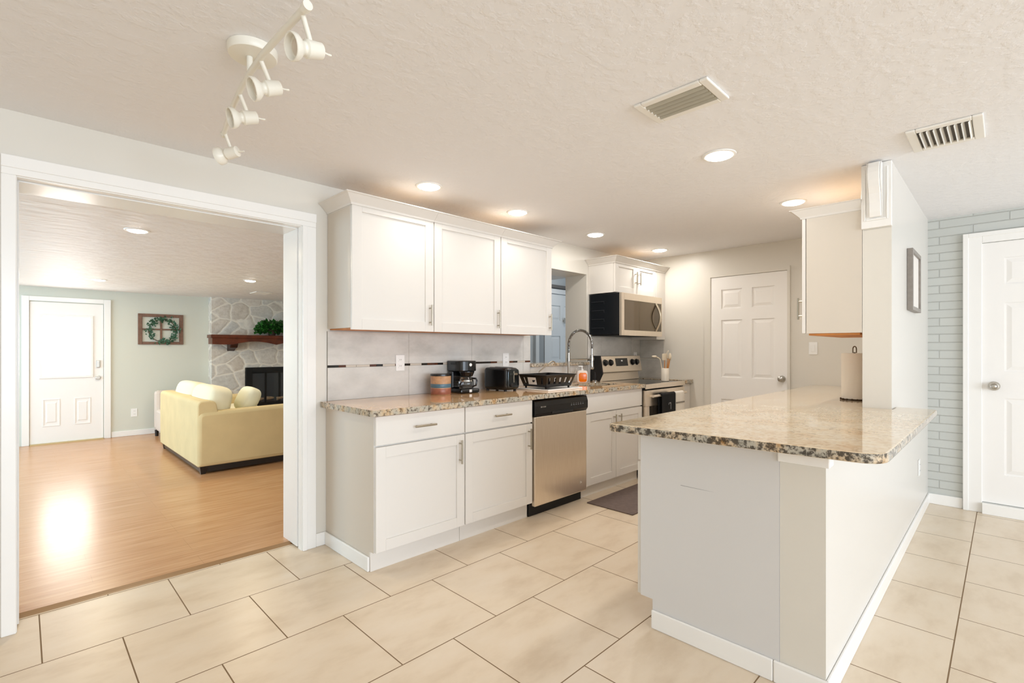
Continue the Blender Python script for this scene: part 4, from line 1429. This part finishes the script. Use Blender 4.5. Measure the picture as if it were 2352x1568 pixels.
HEADS = [((.5647, 1.413, 2.215), (.600, 1.440, 2.135), -RV * .62 - FV * .72 + Vector((0, 0, -.28))),
         ((.5565, 1.735, 2.215), (.592, 1.752, 2.135), -RV * .66 - FV * .62 + Vector((0, 0, -.36))),
         ((.575, 2.02, 2.215), (.606, 2.035, 2.135), -RV * .68 - FV * .62 + Vector((0, 0, -.30))),
         ((.636, 2.44, 2.215), (.664, 2.455, 2.135), -RV * .95 + FV * .15 + Vector((0, 0, -.18)))]
for top, bc, dr_ in HEADS:
    dr_ = dr_.normalized()
    bc = Vector(bc)
    hb = MB()
    hb.axial(bc - dr_ * .036, dr_, [(0, .020), (.002, .023), (.05, .026), (.054, .020), (.062, .018)], 22)
    h_ = obj('lamp_head', hb, lampw, t, smooth=True)
    mb = MB(); mb.cyl(Vector(top), bc + Vector((0, 0, .022)), .0075, n=10); obj('swivel_arm', mb, lampw, h_, smooth=True)
    mb = MB(); mb.axial(bc + dr_ * .0255, dr_, [(0, .019), (.012, .030), (.02, .0375), (.034, .0385), (.036, .036), (.034, .033), (.018, .030), (.010, .012)], 26); obj('bell_ring', mb, lampw, h_, smooth=True)
    mb = MB(); mb.axial(bc + dr_ * .034, dr_, [(0, .016), (.008, .022), (.012, .021), (.014, .006)], 20); obj('bulb', mb, M('unlit_bulb_glass', rgb(214, 202, 186), 0.1), h_, smooth=True)
    q = bc - dr_ * .036
    mb = MB(); mb.cyl(q, q - dr_ * .02 + Vector((0, 0, -.006)), .003, n=8); mb.cyl(q - dr_ * .02 + Vector((0, 0, -.006)), q - dr_ * .032 + Vector((0, 0, -.008)), .0035, n=8); obj('aim_lever', mb, lampw, h_, smooth=True)

# ------------------------------------------------------------------ living room
# sofa: back faces -x, near arm faces -y
SX, SXE, SY, SYE = 1.228, 2.16, 5.60, 7.49
t = thing('loveseat', ((SX + SXE) / 2, (SY + SYE) / 2, .012), 'cream loveseat seen from behind its corner on the wood floor', 'sofa')
mb = MB(); mb.box(SX + .004, SXE, SY + .004, SYE - .004, .088, .40); obj('base', mb, fabric, t, bev=.02)
mb = MB()
mb.prism(rounded([(SX, .086), (SX, .735), (SX + .16, .735), (SX + .22, .40), (SX + .22, .086)], {1: .05, 2: .05}), SY + .02, SYE - .02, 'y')
obj('backrest', mb, fabric, t, bev=.012, smooth=True)
for y0, y1 in ((SY, SY + .17), (SYE - .17, SYE)):
    mb = MB()
    mb.prism(rounded([(SX - .002, .086), (SX - .002, .625), (SXE + .02, .645), (SXE + .02, .086)], {1: .07, 2: .06}), y0, y1, 'y')
    obj('armrest', mb, fabric, t, bev=.035, smooth=True)
for y0, y1 in ((SY + .18, 6.545), (6.545, SYE - .18)):
    mb = MB(); mb.sbox((1.75, (y0 + y1) / 2, .46), (.42, (y1 - y0) / 2 - .004, .075), .25); obj('seat_cushion', mb, cushf, t, smooth=True)
for y0, y1 in ((SY + .14, 6.53), (6.54, SYE - .14)):
    R = Matrix.Rotation(math.radians(12), 4, 'Y')
    mb = MB(); mb.sbox((1.46, (y0 + y1) / 2, .68), (.135, (y1 - y0) / 2, .185), .5, R); obj('back_cushion', mb, cushf, t, smooth=True)
mb = MB()
for x in (SX + .02, SXE - .08):
    for y in (SY + .02, SYE - .08):
        mb2 = MB(); mb2.hexa([(x + .01, y + .01, .012), (x + .05, y + .01, .012), (x + .05, y + .05, .012), (x + .01, y + .05, .012)], [(x, y, .087), (x + .07, y, .087), (x + .07, y + .07, .087), (x, y + .07, .087)])
        obj('leg', mb2, espresso, t)
mb.box(SX + .03, SX + .06, SY + .09, SYE - .09, .03, .087); mb.box(SX + .09, SXE - .09, SY + .03, SY + .06, .03, .087)
obj('base_rail', mb, espresso, t)
mb = MB(); mb.sbox((1.79, SY + .39, .695), (.085, .2, .14), .6, Matrix.Rotation(math.radians(25), 4, 'Y'))
tag(obj('throw_pillow', mb, pillowf, smooth=True), 'ivory throw pillow leaning in the near corner of the loveseat', 'pillow')
t = thing('armchair', (1.3, 8.1, .012), 'pale armchair mostly hidden behind the loveseat by the far wall', 'chair')
mb = MB(); mb.box(1.335, 2.0, 7.82, 7.98, .10, .56); obj('armrest', mb, sidingm, t, bev=.04)
mb = MB(); mb.box(1.345, 2.0, 7.99, 8.5, .10, .40); obj('seat', mb, sidingm, t, bev=.03)
mb = MB(); mb.box(1.345, 2.0, 8.51, 8.66, .10, .66); obj('backrest', mb, sidingm, t, bev=.04)
for x in (1.37, 1.93):
    for y in (7.86, 8.58):
        mb = MB(); mb.cyl((x, y, .012), (x, y, .10), .02, .025); obj('leg', mb, espresso, t)

# window-pane decor with wreath
t = thing('window_frame_decor', (1.466, YF, 1.545), 'brown four-pane window frame hung as decor on the far wall', 'wall decor')
x0, x1, z0, z1 = 1.19, 1.743, 1.322, 1.771
mb = MB()
for e in ((x0, x0 + .05, z0, z1), (x1 - .05, x1, z0, z1), (x0 + .05, x1 - .05, z0, z0 + .04), (x0 + .05, x1 - .05, z1 - .045, z1)):
    mb.box(e[0], e[1], YF - .028, YF - .001, e[2], e[3])
obj('outer_frame', mb, framew, t, bev=.004)
mb = MB(); mb.box((x0 + x1) / 2 - .012, (x0 + x1) / 2 + .012, YF - .022, YF - .003, z0 + .04, z1 - .045); mb.box(x0 + .05, x1 - .05, YF - .02, YF - .004, 1.545 - .011, 1.545 + .011)
obj('muntins', mb, framew, t)
mb = MB(); cxw, czw, rw = 1.48, 1.53, .165
mb.tube([(cxw + rw * cos(2 * PI * k / 40), YF - .04, czw + rw * sin(2 * PI * k / 40)) for k in range(41)], .006, 6)
wr = tag(obj('wreath', mb, M('twig', rgb(96, 76, 52), 0.8), smooth=True), 'green eucalyptus wreath hung over the brown window frame decor', 'wreath')
mb = MB()
for k in range(300):
    a = random.uniform(0, 2 * PI)
    if 3.75 < a < 4.35 and random.random() < .8:
        continue
    r = rw + random.gauss(0, .02)
    p = (cxw + r * cos(a), YF - .045 + random.uniform(-.02, .015), czw + r * sin(a))
    d_ = Vector((random.gauss(0, 1) - sin(a), random.uniform(-.8, .1), random.gauss(0, 1) + cos(a)))
    mb.leaf(p, d_, Vector((0, -1, .3)), random.uniform(.025, .05), random.uniform(.009, .015))
o = obj('leaves', mb, eucal, wr, recalc=False); o['kind'] = 'stuff'

# fireplace insert, mantel, plant
YS = YF - .18
t = thing('fireplace_insert', (3.09, YS, .30), 'black metal fireplace insert with glass doors in the stone chimney', 'fireplace')
mb = MB(); mb.box(2.565, 3.615, YS + .03, YF - .002, .302, .952)
bx_ = obj('firebox', mb, blackm, t)
mb = MB()
for e in ((2.565, 2.65, .302, .952), (3.53, 3.615, .302, .952), (2.65, 3.53, .302, .36), (2.65, 3.53, .87, .952)):
    mb.box(e[0], e[1], YS - .03, YS + .019, e[2], e[3])
obj('surround', mb, blackp, t, bev=.003)
mb = MB()
for k in range(6):
    mb.box(2.66, 3.52, YS - .034, YS - .03, .885 + k * .009, .889 + k * .009)
obj('louvre', mb, blackm, t)
for x0, x1 in ((2.652, 2.868), (2.872, 3.088), (3.092, 3.308), (3.312, 3.528)):
    mb = MB()
    for e in ((x0, x0 + .014, .362, .868), (x1 - .014, x1, .362, .868), (x0 + .014, x1 - .014, .362, .376), (x0 + .014, x1 - .014, .854, .868)):
        mb.box(e[0], e[1], YS - .018, YS - .004, e[2], e[3])
    dr = obj('door', mb, blackp, t)
    mb = MB(); mb.box(x0 + .014, x1 - .014, YS - .013, YS - .009, .376, .854); obj('pane', mb, smoked, dr)
for k in range(5):
    mb = MB(); mb.cyl((2.72 + k * .16, YS - .006, .42 + .02 * (k % 2)), (2.84 + k * .16, YS + .014, .44), .03, .028, 12)
    obj('log', mb, log, t, smooth=True)
# mantel with shaped underside and corbels
t = thing('mantel_shelf', (3.0, YS, 1.35), 'dark mahogany mantel shelf with scalloped underside on the stone chimney', 'shelf')
mb = MB(); m0, m1, my0, my1 = 2.02, 4.15, YS - .24, YS - .002
mb.box(m0, m1, my0, my1, 1.425, 1.475)
obj('top_board', mb, mantelw, t, bev=.006)
mb = MB()
pts = [(m0 + .02, 1.4245), (m0 + .02, 1.33), (m0 + .10, 1.325)]
for x0_, x1_ in ((m0 + .30, m0 + .95), (m0 + .95, m0 + 1.6)):
    for k in range(13):
        q = k / 12
        pts.append((x0_ + (x1_ - x0_) * q, 1.325 + .05 * sin(PI * q)))
pts += [(m1 - .02, 1.325), (m1 - .02, 1.4245)]
mb.prism(pts, my0 + .015, my0 + .045, 'y')
obj('apron', mb, mantelw, t)
mb = MB(); mb.box(m0 + .02, m0 + .05, my0 + .046, my1, 1.33, 1.4245); obj('end_board', mb, mantelw, t)
for x in (m0 + .33, m0 + 1.75):
    mb = MB(); mb.prism([(YS - .21, 1.4245), (YS - .20, 1.32), (YS - .16, 1.275), (YS - .09, 1.262), (YS - .03, 1.235), (YS - .002, 1.22), (YS - .002, 1.4245)], x - .055, x + .055, 'x'); obj('corbel', mb, M('dark_mahogany', rgb(54, 26, 18), 0.35), t, bev=.01)
t = thing('potted_ivy', (2.93, YS - .13, 1.476), 'bushy green ivy plant standing on the mantel shelf', 'plant')
mb = MB(); mb.axial((2.93, YS - .13, 1.476), (0, 0, 1), [(0, .05), (.10, .07), (.105, .065)], 20); obj('pot', mb, M('dark_pot', rgb(60, 44, 34), 0.5), t, smooth=True)
mb = MB()
for k in range(520):
    a = random.uniform(0, 2 * PI); ph = random.uniform(-.5, 1.2)
    r = random.uniform(.5, 1.0)
    p = Vector((2.93 + .26 * r * cos(a) * cos(ph), YS - .15 + .13 * r * sin(a) * cos(ph), 1.585 + .15 * r * sin(ph)))
    if p.z < 1.48 and p.y > YS - .25:
        p.y = YS - .26
    if p.y > YS - .02:
        p.y = YS - .03
    d_ = Vector((cos(a) + random.gauss(0, .5), sin(a) * .6 - .5, random.gauss(-.2, .6)))
    mb.leaf(p, d_, Vector((0, -.6, 1)), random.uniform(.045, .075), random.uniform(.02, .032))
o = obj('foliage', mb, leafg, t, recalc=False); o['kind'] = 'stuff'

for o in THINGS:
    if 'org' in o:
        del o['org']
